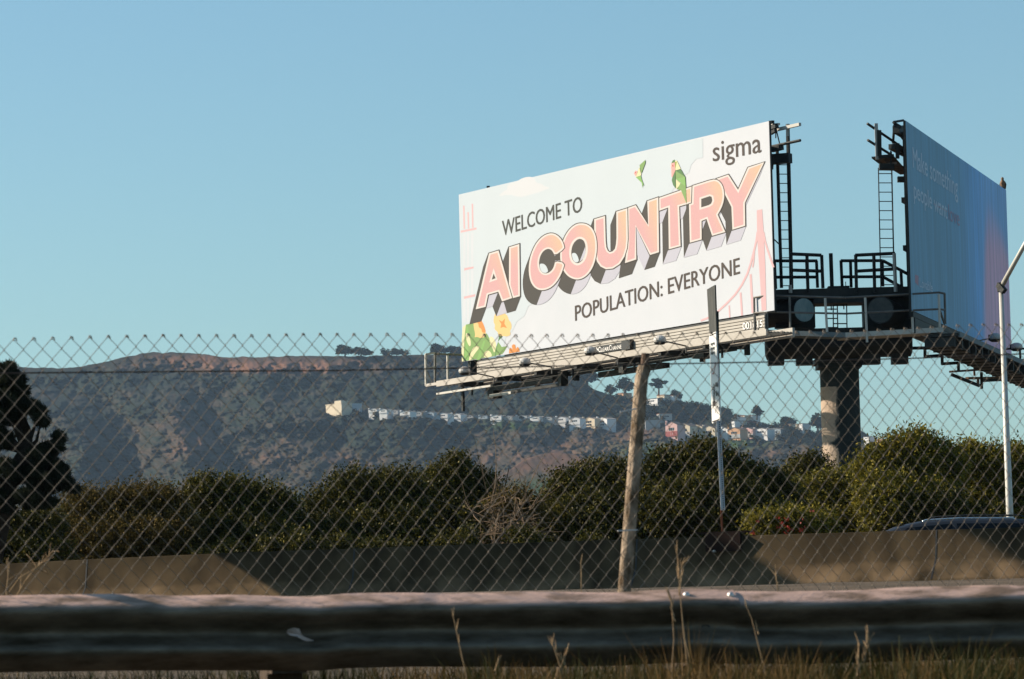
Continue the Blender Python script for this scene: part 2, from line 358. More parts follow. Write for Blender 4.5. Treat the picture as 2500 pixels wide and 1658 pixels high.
def smooth(p, it=2):                                # corner cutting for round letters
    for _ in range(it):
        q = []
        for i in range(len(p)):
            a, b = np.array(p[i]), np.array(p[(i + 1) % len(p)]); q += [tuple(.75 * a + .25 * b), tuple(.25 * a + .75 * b)]
        p = q
    return p
z2 = lambda p: tr(p, 1160, 520, 5.6)
z3 = lambda p: tr(p, 1420, 380, 5.227)
z4 = lambda p: tr(p, 1620, 290, 5.057)
r1 = lambda p: tr(p, 1110, 460, 3.564)
r5 = lambda p: tr(p, 1640, 560, 6.03)
r8 = lambda p: tr(p, 1520, 370, 10.455)
# --- sky and clouds
A = Art(LB)
A.poly([(1121.6, 475), (1716, 337), (1716, 385), (1700, 388), (1688, 402), (1682, 422), (1660, 434), (1640, 470), (1560, 560), (1480, 640), (1400, 680), (1330, 700), (1310, 735), (1290, 748), (1280, 772), (1262, 785), (1250, 810), (1238, 815), (1230, 845), (1215, 866), (1129.5, 880.5)], V['sky'], 1)
A.poly(smooth([(1215, 481), (1230, 466), (1238, 464), (1240, 450), (1262, 444), (1272, 436), (1290, 431), (1305, 434), (1308, 446), (1322, 449), (1330, 455), (1345, 458), (1330, 464), (1315, 470), (1285, 478), (1270, 482), (1240, 474)], 1), V['cloud'], 2)
A.build('printed_sky')
# --- bridge
A = Art(LB)
for x0, y0, y1, wd in [(80, 152, 352, 13), (117, 208, 350, 13), (154, 135, 342, 13)]: A.poly(r1([(x0 - wd / 2, y0), (x0 + wd / 2, y0 - 2), (x0 + wd / 2 + 4, y1), (x0 - wd / 2 + 4, y1)]), V['pinkbar'], 3)
for q in [[(53, 368), (190, 340), (190, 358), (53, 386)], [(83, 694), (165, 680), (165, 696), (83, 716)], [(80, 942), (180, 920), (178, 940), (80, 962)]]: A.poly(r1(q), V['pinkbar'], 4)
for x0, x1 in [(76, 96), (107, 127), (143, 164)]:
    for y0, y1 in [(388, 690), (715, 935), (962, 1168)]: A.poly(r1([(x0, y0), (x1, y0 - 5), (x1 - 2, y1 - 5), (x0, y1)]), MT['panel'], 3)
A.build('printed_bridge'); A = Art(LB)
A.poly([(1847.5, 513.5), (1860.5, 511), (1864, 560), (1868, 640), (1871, 757), (1859.5, 759), (1856.5, 700), (1848.5, 580)], V['pinkbar'], 4)
def ribbon(pts, wd, lay):
    up, dn = [], []
    for i, p in enumerate(pts):
        a, b = np.array(pts[max(i - 1, 0)]), np.array(pts[min(i + 1, len(pts) - 1)]); t = unit(b - a); nn = np.array([t[1], -t[0]]) * wd / 2
        up.append(tuple(np.array(p) + nn)); dn.append(tuple(np.array(p) - nn))
    for i in range(len(pts) - 1): A.poly([up[i], up[i + 1], dn[i + 1], dn[i]], V['pinkbar'], lay + .3 * (i % 2))
ribbon(r5([(1262, 40), (1245, 170), (1205, 340), (1160, 510), (1110, 660), (1030, 820), (930, 965), (800, 1100), (650, 1235), (520, 1310), (425, 1345)]), 4.8, 5)
ribbon(r5([(1350, 40), (1372, 170), (1410, 300), (1450, 420), (1499, 560)]), 4.6, 5)
for q, wd in [([(1160, 660), (1176, 950), (1192, 1235)], 5.4), ([(1012, 930), (1024, 1100), (1034, 1268)], 4.6), ([(845, 1120), (849, 1210), (853, 1298)], 3.2), ([(1215, 330), (1203, 480), (1190, 560)], 3.5)]: ribbon(r5(q), wd, 3.4)
A.build('printed_bridge')
# --- flowers
A = Art(LB)
A.poly(r1([(62, 1506), (98, 1185), (165, 1172), (185, 1290), (280, 1262), (305, 1310), (345, 1420), (378, 1335), (410, 1380), (458, 1372), (430, 1420), (412, 1442), (330, 1462)]), V['lgreen'], 6)
A.poly(r1([(60, 1420), (62, 1300), (70, 1210), (98, 1185), (85, 1300), (76, 1505), (63, 1507)]), V['pale'], 7)
A.poly(r1([(78, 1500), (100, 1350), (99, 1188), (118, 1210), (122, 1260), (100, 1275), (118, 1380), (125, 1470), (118, 1495)]), V['green'], 7)
for q in [[(98, 1255), (115, 1270), (140, 1320), (140, 1370), (128, 1375), (108, 1340), (96, 1290)], [(118, 1502), (150, 1400), (175, 1375), (212, 1372), (215, 1390), (180, 1430), (140, 1495)],
          [(302, 1290), (330, 1290), (355, 1330), (362, 1370), (345, 1440), (330, 1390), (306, 1350)], [(252, 1470), (256, 1430), (280, 1410), (310, 1418), (328, 1460), (290, 1474)]]: A.poly(smooth(r1(q), 1), V['pale'], 8)
A.poly(r1([(190, 1495), (215, 1420), (250, 1330), (270, 1320), (240, 1410), (225, 1488)]), V['green'], 7.5)
A.poly(r1([(376, 1340), (385, 1290), (375, 1260), (400, 1265), (418, 1290), (395, 1312), (380, 1330), (355, 1462), (348, 1462)]), V['dgreen'], 8.5)
A.poly(smooth(r1([(163, 1150), (172, 1118), (190, 1112), (215, 1130), (240, 1170), (275, 1250), (262, 1295), (225, 1303), (190, 1290), (172, 1300), (180, 1270), (166, 1210)]), 1), V['yellow'], 9)
A.poly(smooth(r1([(175, 1122), (200, 1112), (228, 1140), (255, 1190), (274, 1256), (240, 1258), (232, 1220), (210, 1210), (205, 1170), (180, 1160)]), 1), V['orange'], 10)
A.poly(smooth(r1([(345, 1100), (370, 1078), (400, 1090), (430, 1082), (462, 1110), (470, 1145), (492, 1170), (497, 1215), (480, 1240), (488, 1275), (455, 1290), (420, 1285), (385, 1285), (375, 1250), (345, 1225), (352, 1190), (336, 1160)]), 1), V['yellow'], 9)
A.poly(r1([(382, 1143), (412, 1160), (438, 1132), (433, 1178), (455, 1216), (424, 1206), (398, 1216), (406, 1180)]), V['orange'], 10)
A.poly(r1([(472, 1437), (474, 1405), (486, 1385), (503, 1402), (497, 1370), (508, 1356), (526, 1360), (532, 1398), (548, 1378), (560, 1395), (566, 1420)]), V['orange'], 10)
A.build('printed_flowers')
# --- headline letters
L_ = {}
L_['A'] = z2([(190, 553), (320, 513), (505, 1163), (368, 1210), (316, 1077), (176, 1117), (143, 1283), (8, 1317)])
L_['I'] = z2([(465, 468), (603, 425), (612, 1137), (515, 1165), (462, 985)])
L_['C'] = z2(smooth([(1222, 488), (1212, 430), (1180, 360), (1120, 300), (1050, 274), (970, 290), (890, 345), (820, 435), (765, 560), (735, 690), (732, 820), (755, 935), (800, 1010), (860, 1050), (930, 1058), (1010, 1035), (1080, 985), (1145, 900), (1195, 790), (1226, 684), (1093, 656), (1078, 735), (1040, 795), (985, 828), (930, 825), (888, 780), (870, 700), (882, 610), (915, 540), (960, 500), (1010, 488), (1055, 515), (1088, 585)], 1))
L_['O'] = z2(smooth([(1440, 138), (1530, 150), (1600, 205), (1648, 300), (1667, 430), (1660, 560), (1630, 690), (1580, 795), (1510, 872), (1430, 910), (1350, 908), (1270, 868), (1212, 800), (1175, 710), (1160, 600), (1168, 490), (1195, 395), (1240, 290), (1300, 210), (1370, 155)], 2))
L_['U'] = z3([(160, 812), (298, 770), (306, 1080), (315, 1170), (335, 1215), (360, 1232), (395, 1222), (425, 1190), (438, 1130), (445, 1050), (443, 715), (583, 672), (590, 1060), (580, 1180), (545, 1290), (485, 1385), (400, 1440), (310, 1450), (240, 1415), (195, 1350), (175, 1260), (163, 1090)])
L_['N'] = z3([(588, 668), (690, 632), (850, 888), (838, 580), (978, 532), (987, 1232), (872, 1268), (692, 905), (697, 1325), (553, 1372), (585, 1130)])
L_['T'] = z3([(985, 540), (1405, 393), (1412, 600), (1244, 648), (1262, 1155), (1113, 1195), (1105, 662), (988, 705)])
L_['R'] = z4([(357, 828), (560, 763), (620, 750), (655, 754), (685, 770), (712, 800), (730, 835), (743, 880), (749, 930), (747, 980), (737, 1035), (722, 1080), (700, 1128), (668, 1185), (762, 1398), (600, 1445), (530, 1237), (468, 1262), (470, 1490), (325, 1530), (314, 1055), (350, 1043)])
L_['Y'] = z4([(655, 740), (800, 690), (920, 878), (1043, 602), (1243, 535), (1003, 1040), (1007, 1322), (850, 1370), (838, 1090), (740, 900)])
SH = np.array([-12.8, 34.0])
A = Art(LB); lay = 12; tint = []
def npoly(): return len(A.mb.f)
def addt(pts, m, lay, f=None):
    A.poly(pts, m, lay); tint.extend([f(x, y) if f else 0 for x, y in pts])
order = ['Y', 'T', 'R', 'N', 'U', 'O', 'C', 'I', 'A']
for k in order:                                     # painted shadows of the letters
    p = offset(L_[k], 2.0); sg = 1 if area(p) > 0 else -1
    for i in range(len(p)):
        a, b = np.array(p[i]), np.array(p[(i + 1) % len(p)]); e = b - a
        if np.linalg.norm(e) < .05: continue
        nn = unit(np.array([e[1], -e[0]]) * sg)
        if np.dot(nn, unit(SH)) < .02: continue
        lav = nn[0] > -.10
        if k in 'NI': lav = (k == 'N' and abs(nn[0]) > .6 and nn[1] > .3)
        if k == 'A' and i in (6,): lav = False
        lay += .12; addt([tuple(a), tuple(b), tuple(b + SH), tuple(a + SH)], V['lav'] if lav else V['dark'], lay + (3 if not lav else 0))
lay += 6
gx = dict(A=(1165, 1250), I=(1240, 1268), C=(1290, 1378), O=(1368, 1458), U=(1450, 1532), N=(1527, 1609), T=(1608, 1690), R=(1684, 1770), Y=(1750, 1868))
for k in order:
    x0, x1 = gx[k]; ysn = [q[1] for q in L_[k]]; y0, y1 = min(ysn), max(ysn)
    f = lambda x, y: max(0, min(1, .85 * (x - x0) / (x1 - x0) + .55 * (y1 - y) / (y1 - y0) - .35)) if k not in 'I' else max(0, .8 * (y1 - y) / (y1 - y0) - .1)
    addt(offset(L_[k], 2.1), V['dark'], lay); lay += .6
    addt(L_[k], V['cream'], lay); lay += .6
    addt(offset(L_[k], -4.0), V['letter'], lay, f); lay += .6
    if k == 'A':
        addt(z2([(253, 757), (303, 910), (192, 950)]), V['cream'], lay); addt(z2([(252, 828), (280, 893), (227, 913)]), V['dark'], lay + .5); lay += 1.5
    if k == 'O':
        h = z2(smooth([(1440, 350), (1490, 380), (1512, 455), (1510, 545), (1480, 632), (1430, 682), (1380, 690), (1335, 650), (1314, 580), (1315, 500), (1340, 420), (1390, 365)], 1))
        addt(offset(h, 5.2), V['cream'], lay); addt(h, V['dark'], lay + .5)
        addt(z2(smooth([(1322, 555), (1352, 543), (1385, 560), (1410, 610), (1420, 662), (1380, 682), (1345, 655), (1325, 600)], 1)), V['sky'], lay + 1)
        addt(z2([(1505, 460), (1511, 545), (1480, 625), (1424, 672), (1460, 580)]), V['lav'], lay + 1); lay += 2.5
    if k == 'C':
        pc = z2([(1085, 585), (1160, 540), (1160, 648), (1092, 655), (1078, 735), (1040, 795), (985, 828), (930, 825), (888, 780), (872, 700), (884, 610), (915, 540), (960, 500), (1010, 490), (1055, 515)])
        addt(offset(pc, -.6), V['dark'], lay)
        addt(z2(smooth([(880, 700), (915, 690), (955, 705), (985, 750), (1000, 805), (950, 825), (905, 800), (885, 750)], 1)), V['sky'], lay + .5); lay += 1.5
    if k == 'R':
        h = z4([(465, 990), (570, 955), (594, 965), (602, 1010), (588, 1047), (558, 1067), (465, 1095)])
        addt(offset(h, 4.4), V['cream'], lay); addt(h, V['dark'], lay + .5); lay += 1.5
me_ = A.mb; ob = A.build('headline_lettering')
at = ob.data.attributes.new('tint', 'FLOAT', 'POINT'); at.data.foreach_set('value', np.array(tint, dtype=np.float32))
# --- birds
A = Art(LB)
for q, k in [t_ or (None, None) for t_ in [([(1345, 490), (1355, 945), (1290, 860), (1255, 740), (1265, 680)], 'dgreen'), ([(1240, 300), (1330, 275), (1345, 480), (1270, 660), (1248, 640)], 'bpink'), ([(1245, 300), (1275, 235), (1325, 203), (1336, 268)], 'dgreen'),
             ([(1335, 235), (1385, 230), (1485, 445), (1350, 482)], 'pale'), ([(1338, 265), (1392, 258), (1345, 440)], 'olive'), ([(1350, 490), (1595, 645), (1360, 700)], 'lgreen'), ([(1352, 490), (1490, 455), (1597, 648)], 'dgreen'),
             ([(1360, 700), (1597, 645), (1612, 900)], 'green'), ([(1360, 708), (1488, 820), (1368, 968)], 'pale'), ([(1480, 800), (1612, 890), (1632, 1330), (1490, 985), (1395, 965)], 'lgreen'), ([(1215, 345), (1245, 330), (1245, 400), (1222, 420)], 'cream'),
             ([(1268, 345), (1292, 335), (1298, 385), (1280, 395)], 'red'),
             None, ([(430, 350), (580, 212), (582, 285), (480, 560)], 'lgreen'), ([(425, 395), (478, 590), (462, 615), (340, 652), (395, 480)], 'pale'), ([(288, 560), (328, 488), (378, 500), (342, 645)], 'bpink'), ([(318, 520), (338, 520), (336, 558), (318, 552)], 'red'),
             ([(338, 655), (466, 618), (490, 720), (552, 885), (515, 835), (505, 940), (488, 800)], 'green')]]:
    if q is None: A.build('printed_bird'); A = Art(LB); continue
    A.poly(r8(q), V[k], lay + 1); lay += .3
A.build('printed_bird')
# --- lettering
def text_mesh(body, wt=0.0, sx=None):
    c = bpy.data.curves.new('lettering', 'FONT'); c.body = body; c.size = 1; c.offset = wt; c.resolution_u = 3; c.fill_mode = 'FRONT'
    o = bpy.data.objects.new('lettering', c); C.objects.link(o); dg = bpy.context.evaluated_depsgraph_get()
    me = bpy.data.meshes.new_from_object(o.evaluated_get(dg)); bpy.data.objects.remove(o); bpy.data.curves.remove(c)
    v = np.array([q.co[:] for q in me.vertices]); f = [tuple(p.vertices) for p in me.polygons]; bpy.data.meshes.remove(me); return v, f
CAP, XH = .682, .50
def lettering(name, board, parent, body, p0, p1, hgt_px, m, wt=.012, lay=4, ref=CAP, n0=0.0, label=None):
    v, f = text_mesh(body); n_ = n0 + .006 + .00022 * lay
    a, b = board.px(*p0, n_), board.px(*p1, n_); c = board.px(p0[0], p0[1] - hgt_px, n_)
    x0, x1 = v[:, 0].min(), v[:, 0].max(); up = EZ * (np.linalg.norm(c - a)) / ref
    q = a + (v[:, :1] - x0) / (x1 - x0) * (b - a)[None] + v[:, 1:2] * up[None]
    k = len(q); dv = (b - a) / (x1 - x0) * wt; q = np.concatenate([q - dv, q + dv + board.n * .0004, q + EZ * .35 * np.linalg.norm(dv) + board.n * .0008]); f = f + [tuple(i + k for i in t) for t in f] + [tuple(i + 2 * k for i in t) for t in f]
    o = mesh_obj(name, q, f, m, parent)
    if label: o['label'] = label
    return o
lettering('lettering', LB, lpo, 'WELCOME TO', (1226.5, 576.5), (1421.5, 516), 36.5, V['ink2'], .018)
lettering('lettering', LB, lpo, 'POPULATION: EVERYONE', (1404.5, 783.5), (1806, 668), 36.5, V['ink'], .014)
lettering('lettering', LB, lpo, 'sigma', (1740.5, 394.5), (1858.5, 371.5), 36, V['ink'], .006, ref=XH)

# ---- right panel
V['r'] = m = mat('print_slate_blue_gradient', (.1, .2, .3), .5, 0, .3); n = m.node_tree.nodes; l = m.node_tree.links; b = n['Principled BSDF']
a1 = n.new('ShaderNodeAttribute'); a1.attribute_name = 'u'; a2 = n.new('ShaderNodeAttribute'); a2.attribute_name = 'v'
ra = n.new('ShaderNodeValToRGB'); e = ra.color_ramp.elements; e[0].position = .0; e[0].color = (.12, .32, .47, 1); e[1].position = 1; e[1].color = (.20, .42, .74, 1)
for p_, c_ in [(.3, (.105, .30, .45)), (.5, (.12, .34, .54)), (.66, (.14, .42, .80)), (.78, (.20, .46, .82))]: q = e.new(p_); q.color = (*c_, 1)
l.new(a1.outputs['Fac'], ra.inputs[0])
cx = n.new('ShaderNodeCombineXYZ'); l.new(a1.outputs['Fac'], cx.inputs[0]); l.new(a2.outputs['Fac'], cx.inputs[1])
mp = n.new('ShaderNodeMapping'); mp.inputs['Scale'].default_value = (28, .6, 1); l.new(cx.outputs[0], mp.inputs[0])
ns = n.new('ShaderNodeTexNoise'); ns.inputs['Scale'].default_value = 2; ns.inputs['Detail'].default_value = 4; l.new(mp.outputs[0], ns.inputs['Vector'])
a3 = n.new('ShaderNodeAttribute'); a3.attribute_name = 'blob'
mx = n.new('ShaderNodeMix'); mx.data_type = 'RGBA'; l.new(ra.outputs[0], mx.inputs['A']); mx.inputs['B'].default_value = (.86, .46, .62, 1); l.new(a3.outputs['Fac'], mx.inputs['Factor'])
hv = n.new('ShaderNodeHueSaturation'); l.new(mx.outputs['Result'], hv.inputs['Color']); mr = n.new('ShaderNodeMapRange'); mr.inputs[1].default_value = .3; mr.inputs[2].default_value = .7; mr.inputs[3].default_value = .78; mr.inputs[4].default_value = 1.18
l.new(ns.outputs['Fac'], mr.inputs[0]); l.new(mr.outputs[0], hv.inputs['Value']); l.new(hv.outputs[0], b.inputs['Base Color'])
rp_ = MB(); RB.box(rp_, 0, RB.W, -.05, 0, 0, RB.H); rpo = rp_.build('sign_panel', SD, bb); tag(rpo, 'shaded slate blue panel reading Make something people want')
nu, nv = 120, 40; us, vs_ = np.meshgrid(np.linspace(0, 1, nu), np.linspace(0, 1, nv))
pts = RB.A + RB.n * .003 + us[..., None] * RB.es * RB.W + (vs_ * RB.H)[..., None] * EZ
sst = lambda t: np.clip(t, 0, 1) ** 2 * (3 - 2 * np.clip(t, 0, 1))
bl = sst((us - (.675 + .09 * vs_ ** 1.5)) / .06) * (1 - sst((us - (1.30 - .62 * vs_)) / .14)) * sst((.92 - vs_) / .40)
ii = np.arange(nv - 1)[:, None] * nu + np.arange(nu - 1)[None]; ff = np.stack([ii, ii + 1, ii + nu + 1, ii + nu], -1).reshape(-1, 4)
po = mesh_obj('printed_poster', pts.reshape(-1, 3), ff, V['r'], rpo, fattr={'u': ('POINT', us.ravel()), 'v': ('POINT', vs_.ravel()), 'blob': ('POINT', np.clip(bl, 0, 1).ravel())})
V['rgrey'] = vinyl('print_pale_grey_text', (.56, .66, .76)); V['rmauve'] = vinyl('print_mauve_text', (.34, .26, .38)); V['rred'] = vinyl('print_red_mark', (.45, .22, .28))
q3 = lambda x, y: (2200 + x / 3.017, 280 + y / 3.017)
lettering('lettering', RB, rpo, 'Make something', q3(88, 388), q3(418, 605), 48, V['rgrey'], .012)
lettering('lettering', RB, rpo, 'people want', q3(95, 612), q3(340, 770), 30, V['rgrey'], .012, ref=XH)
lettering('lettering', RB, rpo, 'love', q3(350, 775), q3(432, 822), 27, V['rmauve'], .012, ref=XH, label='mauve lettering')
lettering('lettering', RB, rpo, 'Lovable', q3(138, 1268), q3(233, 1308), 22, V['rgrey'], .012)
A = Art(RB); A.poly([q3(240, 652), q3(340, 712), q3(340, 718), q3(240, 660)], V['rred'], 7); A.poly([q3(103, 1178), q3(128, 1188), q3(128, 1262), q3(103, 1235)], V['rred'], 5); A.build('printed_mark')

# ---- frames behind the panels
for B_ in (LB, RB):
    f = MB()
    for a in np.linspace(1.0 if B_ is LB else 1.7, B_.W - .25, 8): B_.box(f, a - .08, a + .08, -.36, -.055, -.35 if B_ is LB else -.04, B_.H - .05)
    for z in (.5, 1.6, 2.7, 3.8): B_.box(f, .95 if B_ is LB else 1.9, B_.W - .05, -.48, -.36, z - .06, z + .06)
    B_.box(f, -.012, -.002, -.05, -.005, -.05, B_.H)
    f.build('panel_frame', SD, bb)
# ---- torsion tubes, header, pillar, cap
def pipe_end(px, py, Y, r, axis, length, face):
    c = P(px, py, Y); t = MB(); t.lathe(c, [(r, 0), (r, length)], 24, 0, axis); o = t.build('support_pipe', SD, bb, smooth=False)
    d = MB(); d.lathe(c - np.asarray(axis) * .012, [(r * .93, 0), (r * .93, .010)], 24, 0, axis); d.build('pipe_end_plate', face, o); return o
MT['plate_teal'] = mat('weathered_teal_plate', (.20, .29, .28), .7, 0, .3, col2=(.34, .40, .37), scale=5, stretch=(1, 1, .4)); MT['plate_dark'] = mat('dark_plate', (.035, .045, .045), .6, 0, .3, col2=(.07, .075, .07), scale=4)
pipe_end(1962.6, 757, 96.9, .285, LB.es, 13.2, MT['plate_teal'])
pipe_end(2149.7, 757, 96.2, .305, RB.es, 13.2, MT['plate_dark'])
def pbox(mb, x0, y0, x1, y1, Y, dep, m=0):        # upright box seen between two photo corners, its front at Y
    c = P((x0 + x1) / 2, (y0 + y1) / 2, Y); sx = (x1 - x0) * Y / FPX; sz = (y1 - y0) * Y / FPX
    return mb.boxo(c + np.array([-sx / 2, 0, -sz / 2]), (sx, 0, 0), (0, dep, 0), (0, 0, sz), m)
h = MB(); h.lathe(P(1868, 846, 97.7), [(.22, 0), (.31, .03), (.31, P(2226, 846, 97.7)[0] - P(1868, 846, 97.7)[0] - .03), (.24, P(2226, 846, 97.7)[0] - P(1868, 846, 97.7)[0])], 28, 0, (1, 0, 0))
for x0, x1, yb in [(1876, 1915, 890), (1945, 1984, 890), (2108, 2150, 888), (2178, 2218, 887)]: pbox(h, x0, 862, x1, yb, 97.5, .42)
pbox(h, 1896, 800, 2222, 822, 97.3, .8)
h.build('header_beam', SD, bb, smooth=False)
cap = MB(); cc = P(2047, 884, PILY); cap.box(cc, 1.14, 1.14, .10); cap.box(cc - np.array([0, 0, .10]), 1.0, 1.0, .10); cap.build('cap_plate', SD, bb)
# the pillar: old pale paint, with its sunlit left and shaded top painted in
MT['pillar'] = m = mat('pillar_worn_and_sunlit_paint', (.02, .026, .024), .75, 0, .3, bump=.4, bscale=14); n = m.node_tree.nodes; l = m.node_tree.links; b = n['Principled BSDF']
a1 = n.new('ShaderNodeAttribute'); a1.attribute_name = 'worn_sunlit'; tc = n.new('ShaderNodeTexCoord'); mp = n.new('ShaderNodeMapping'); mp.inputs['Scale'].default_value = (6, 6, 2.2); l.new(tc.outputs['Object'], mp.inputs[0])
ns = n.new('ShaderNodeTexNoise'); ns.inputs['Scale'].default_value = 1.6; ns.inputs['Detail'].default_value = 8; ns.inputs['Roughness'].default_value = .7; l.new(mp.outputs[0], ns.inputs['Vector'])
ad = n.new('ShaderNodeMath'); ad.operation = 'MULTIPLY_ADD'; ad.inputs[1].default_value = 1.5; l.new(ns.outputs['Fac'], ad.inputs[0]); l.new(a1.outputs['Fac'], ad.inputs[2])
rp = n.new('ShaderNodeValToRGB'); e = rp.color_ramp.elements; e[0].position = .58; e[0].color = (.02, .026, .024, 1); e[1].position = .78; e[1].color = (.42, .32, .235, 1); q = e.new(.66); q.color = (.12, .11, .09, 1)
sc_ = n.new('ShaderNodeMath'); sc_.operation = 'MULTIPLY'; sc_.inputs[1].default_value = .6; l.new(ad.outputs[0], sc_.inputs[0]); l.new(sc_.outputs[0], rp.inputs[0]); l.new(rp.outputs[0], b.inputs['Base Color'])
th, zz = np.meshgrid(np.linspace(0, 2 * math.pi, 73)[:-1], np.linspace(3.0, cc[2] - .15, 90)); r_ = .447
pv = np.stack([PILX + r_ * np.cos(th), PILY + r_ * np.sin(th), zz], -1).reshape(-1, 3); k = 72
pf = [(i * k + j, i * k + (j + 1) % k, (i + 1) * k + (j + 1) % k, (i + 1) * k + j) for i in range(89) for j in range(k)]
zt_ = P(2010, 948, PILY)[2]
worn_sunlit = np.clip((np.cos(th - R(200)) - .40) * 2.4, -1.2, 1.05)
worn_sunlit = np.where(zz > zt_, -1.0, worn_sunlit); zk = P(2020, 1085, PILY)[2]; worn_sunlit -= .75 * np.exp(-((zz - zk) / .08) ** 2) * (np.cos(th - R(230)) > .6); zk = P(2012, 1040, PILY)[2]; worn_sunlit -= .25 * np.exp(-((zz - zk) / .12) ** 2)
mesh_obj('pillar', pv, pf, MT['pillar'], bb, smooth=True, fattr={'worn_sunlit': ('POINT', worn_sunlit.ravel())})
# ---- walkway decks
dk = MB(); pbox(dk, 1893, 703, 2224, 727, 97.0, 2.2); pbox(dk, 1987, 725, 2110, 739, 97.0, .5); pbox(dk, 2022, 698, 2074, 703, 97.2, .6)
pbox(dk, 1893, 724, 1936, 799, 97.6, .5); pbox(dk, 1936, 724, 1990, 800, 97.6, .35); pbox(dk, 2108, 724, 2225, 800, 97.5, .5)
dk.build('upper_deck', SD, bb)
lo = MB(); gl, gr = P(1868, 805, 96.3), P(2064, 812, 95.7); ge = P(2303, 799, 96.0)
def deck(a, b, dep, hgt, m):
    t = unit((b - a) * (1, 1, 0)); nn = np.array([-t[1], t[0], 0]); lo.boxo(a - EZ * hgt, b - a, nn * dep, EZ * hgt, m)
deck(gl, gr, .9, .11, 0); deck(gr, ge, .9, .11, 1)  # left run coloured bluish as in shade, right run pale as if sunlit
lo.build('lower_walkway', [mat('bluish_shade_steel', (.10, .13, .14), .6, 0, .3, col2=(.16, .19, .19), scale=4), SP], bb)
def railing(name, Y, lines, wd=.045, m=None, tubes=False, Yf=None):
    if name == 'railing_posts':
        for pts in lines: railing('railing_post', Y, [pts], wd, m, Yf=Yf)
        return
    mb = MB()
    for pts in lines:
        q = [P(x, y, (Yf(x, y) if Yf else Y)) for x, y in pts]
        for a, b_ in zip(q[:-1], q[1:]): mb.tube([a, b_], wd / 2, 6)
    return mb.build(name, m or RL, bb)
s2 = lambda x, y: (1840 + x / 4.73, 600 + y / 4.73)
Yf = lambda x, y: np.interp(x, [1840, 1868, 2064, 2303, 2310], [96.6, 96.3, 95.7, 96.0, 96.4])
railing('lower_railing', 0, [[s2(0, 600), s2(150, 574), s2(1060, 600), s2(2140, 540), s2(2205, 552)], [s2(0, 778), s2(160, 765), s2(420, 770), s2(1060, 785), s2(1830, 746), s2(2140, 732), s2(2205, 740)]], .05, RL, Yf=Yf)
railing('railing_posts', 0, [[s2(5, 600), s2(12, 1000)], [s2(150, 575), s2(160, 1005)], [s2(415, 590), s2(423, 985)], [s2(160, 775), s2(40, 995)], [s2(2205, 552), s2(2213, 905)], [s2(2150, 750), s2(2205, 905)]], .055, RL, Yf=Yf)
railing('railing_posts', 0, [[s2(825, 605), s2(848, 995)], [s2(1287, 600), s2(1310, 1115)], [s2(1820, 575), s2(1840, 1005)], [s2(2137, 560), s2(2150, 950)]], .062, SP, Yf=Yf)
for nm, Y, gp in [('upper_railing', 96.9, [[s2(425, 95), s2(432, 540)], [s2(615, 105), s2(628, 545)], [s2(785, 108), s2(800, 490)], [s2(425, 95), s2(782, 110)], [s2(440, 282), s2(790, 294)]]),
                  ('upper_railing', 98.9, [[s2(240, 175), s2(255, 500)], [s2(610, 175), s2(625, 490)], [s2(725, 175), s2(738, 485)], [s2(235, 175), s2(735, 175)], [s2(260, 364), s2(732, 362)]]),
                  ('upper_railing', 96.9, [[s2(1178, 105), s2(1188, 545)], [s2(1387, 95), s2(1398, 540)], [s2(1172, 110), s2(1632, 88)], [s2(1188, 294), s2(1640, 268)]]),
                  ('upper_railing', 98.9, [[s2(1008, 170), s2(1022, 480)], [s2(1118, 175), s2(1126, 482)], [s2(1485, 172), s2(1492, 470)], [s2(1700, 285), s2(1712, 505)], [s2(1005, 174), s2(1490, 172), s2(1785, 330)], [s2(1020, 360), s2(1490, 358), s2(1785, 520)]])]:
    railing(nm, Y, gp, .085 if Y < 98 else .08, SD)
railing('railing_posts', 96.85, [[s2(1622, 88), s2(1640, 532)], [s2(422, 455), s2(426, 545)]], .09, SP)
railing('antenna_post', 97.5, [[s2(890, 88), s2(904, 475)]], .10, SD)
railing('hanging_cable', 97.5, [[s2(1062, 415), s2(1068, 600)]], .02, SD)
# ladders
def ladder(Y, a0, a1, b0, b1, y0, y1, step, wd, m=SD):
    mb = MB(); mb.tube([P(*a0, Y), P(*a1, Y)], wd[0] / 2, 6); mb.tube([P(*b0, Y), P(*b1, Y)], wd[1] / 2, 6); y = y0
    la = lambda y: a0[0] + (a1[0] - a0[0]) * (y - a0[1]) / (a1[1] - a0[1]); lb_ = lambda y: b0[0] + (b1[0] - b0[0]) * (y - b0[1]) / (b1[1] - b0[1])
    while y < y1: mb.tube([P(la(y), y, Y), P(lb_(y), y, Y)], .011, 5); y += step
    return mb.build('ladder', m, bb)
ladder(97.4, (1897.5, 369), (1908, 703), (1923, 303), (1932.5, 705), 402.5, 700, 22.7, (.085, .10))
ladder(97.6, (2144.5, 410), (2150.5, 703), (2176, 370), (2183.5, 703), 424, 700, 22.6, (.028, .036))
railing('ladder', 98.4, [[s2(918, 655), s2(920, 968)], [s2(965, 655), s2(972, 968)], [s2(1072, 600), s2(1078, 968)]] + [[s2(850, y), s2(970, y)] for y in (732, 840, 945)] + [[s2(920, y), s2(1075, y)] for y in (683, 787, 900)] + [[s2(893, 640), s2(897, 745)], [s2(1040, 655), s2(1042, 735)]], .03, SD)
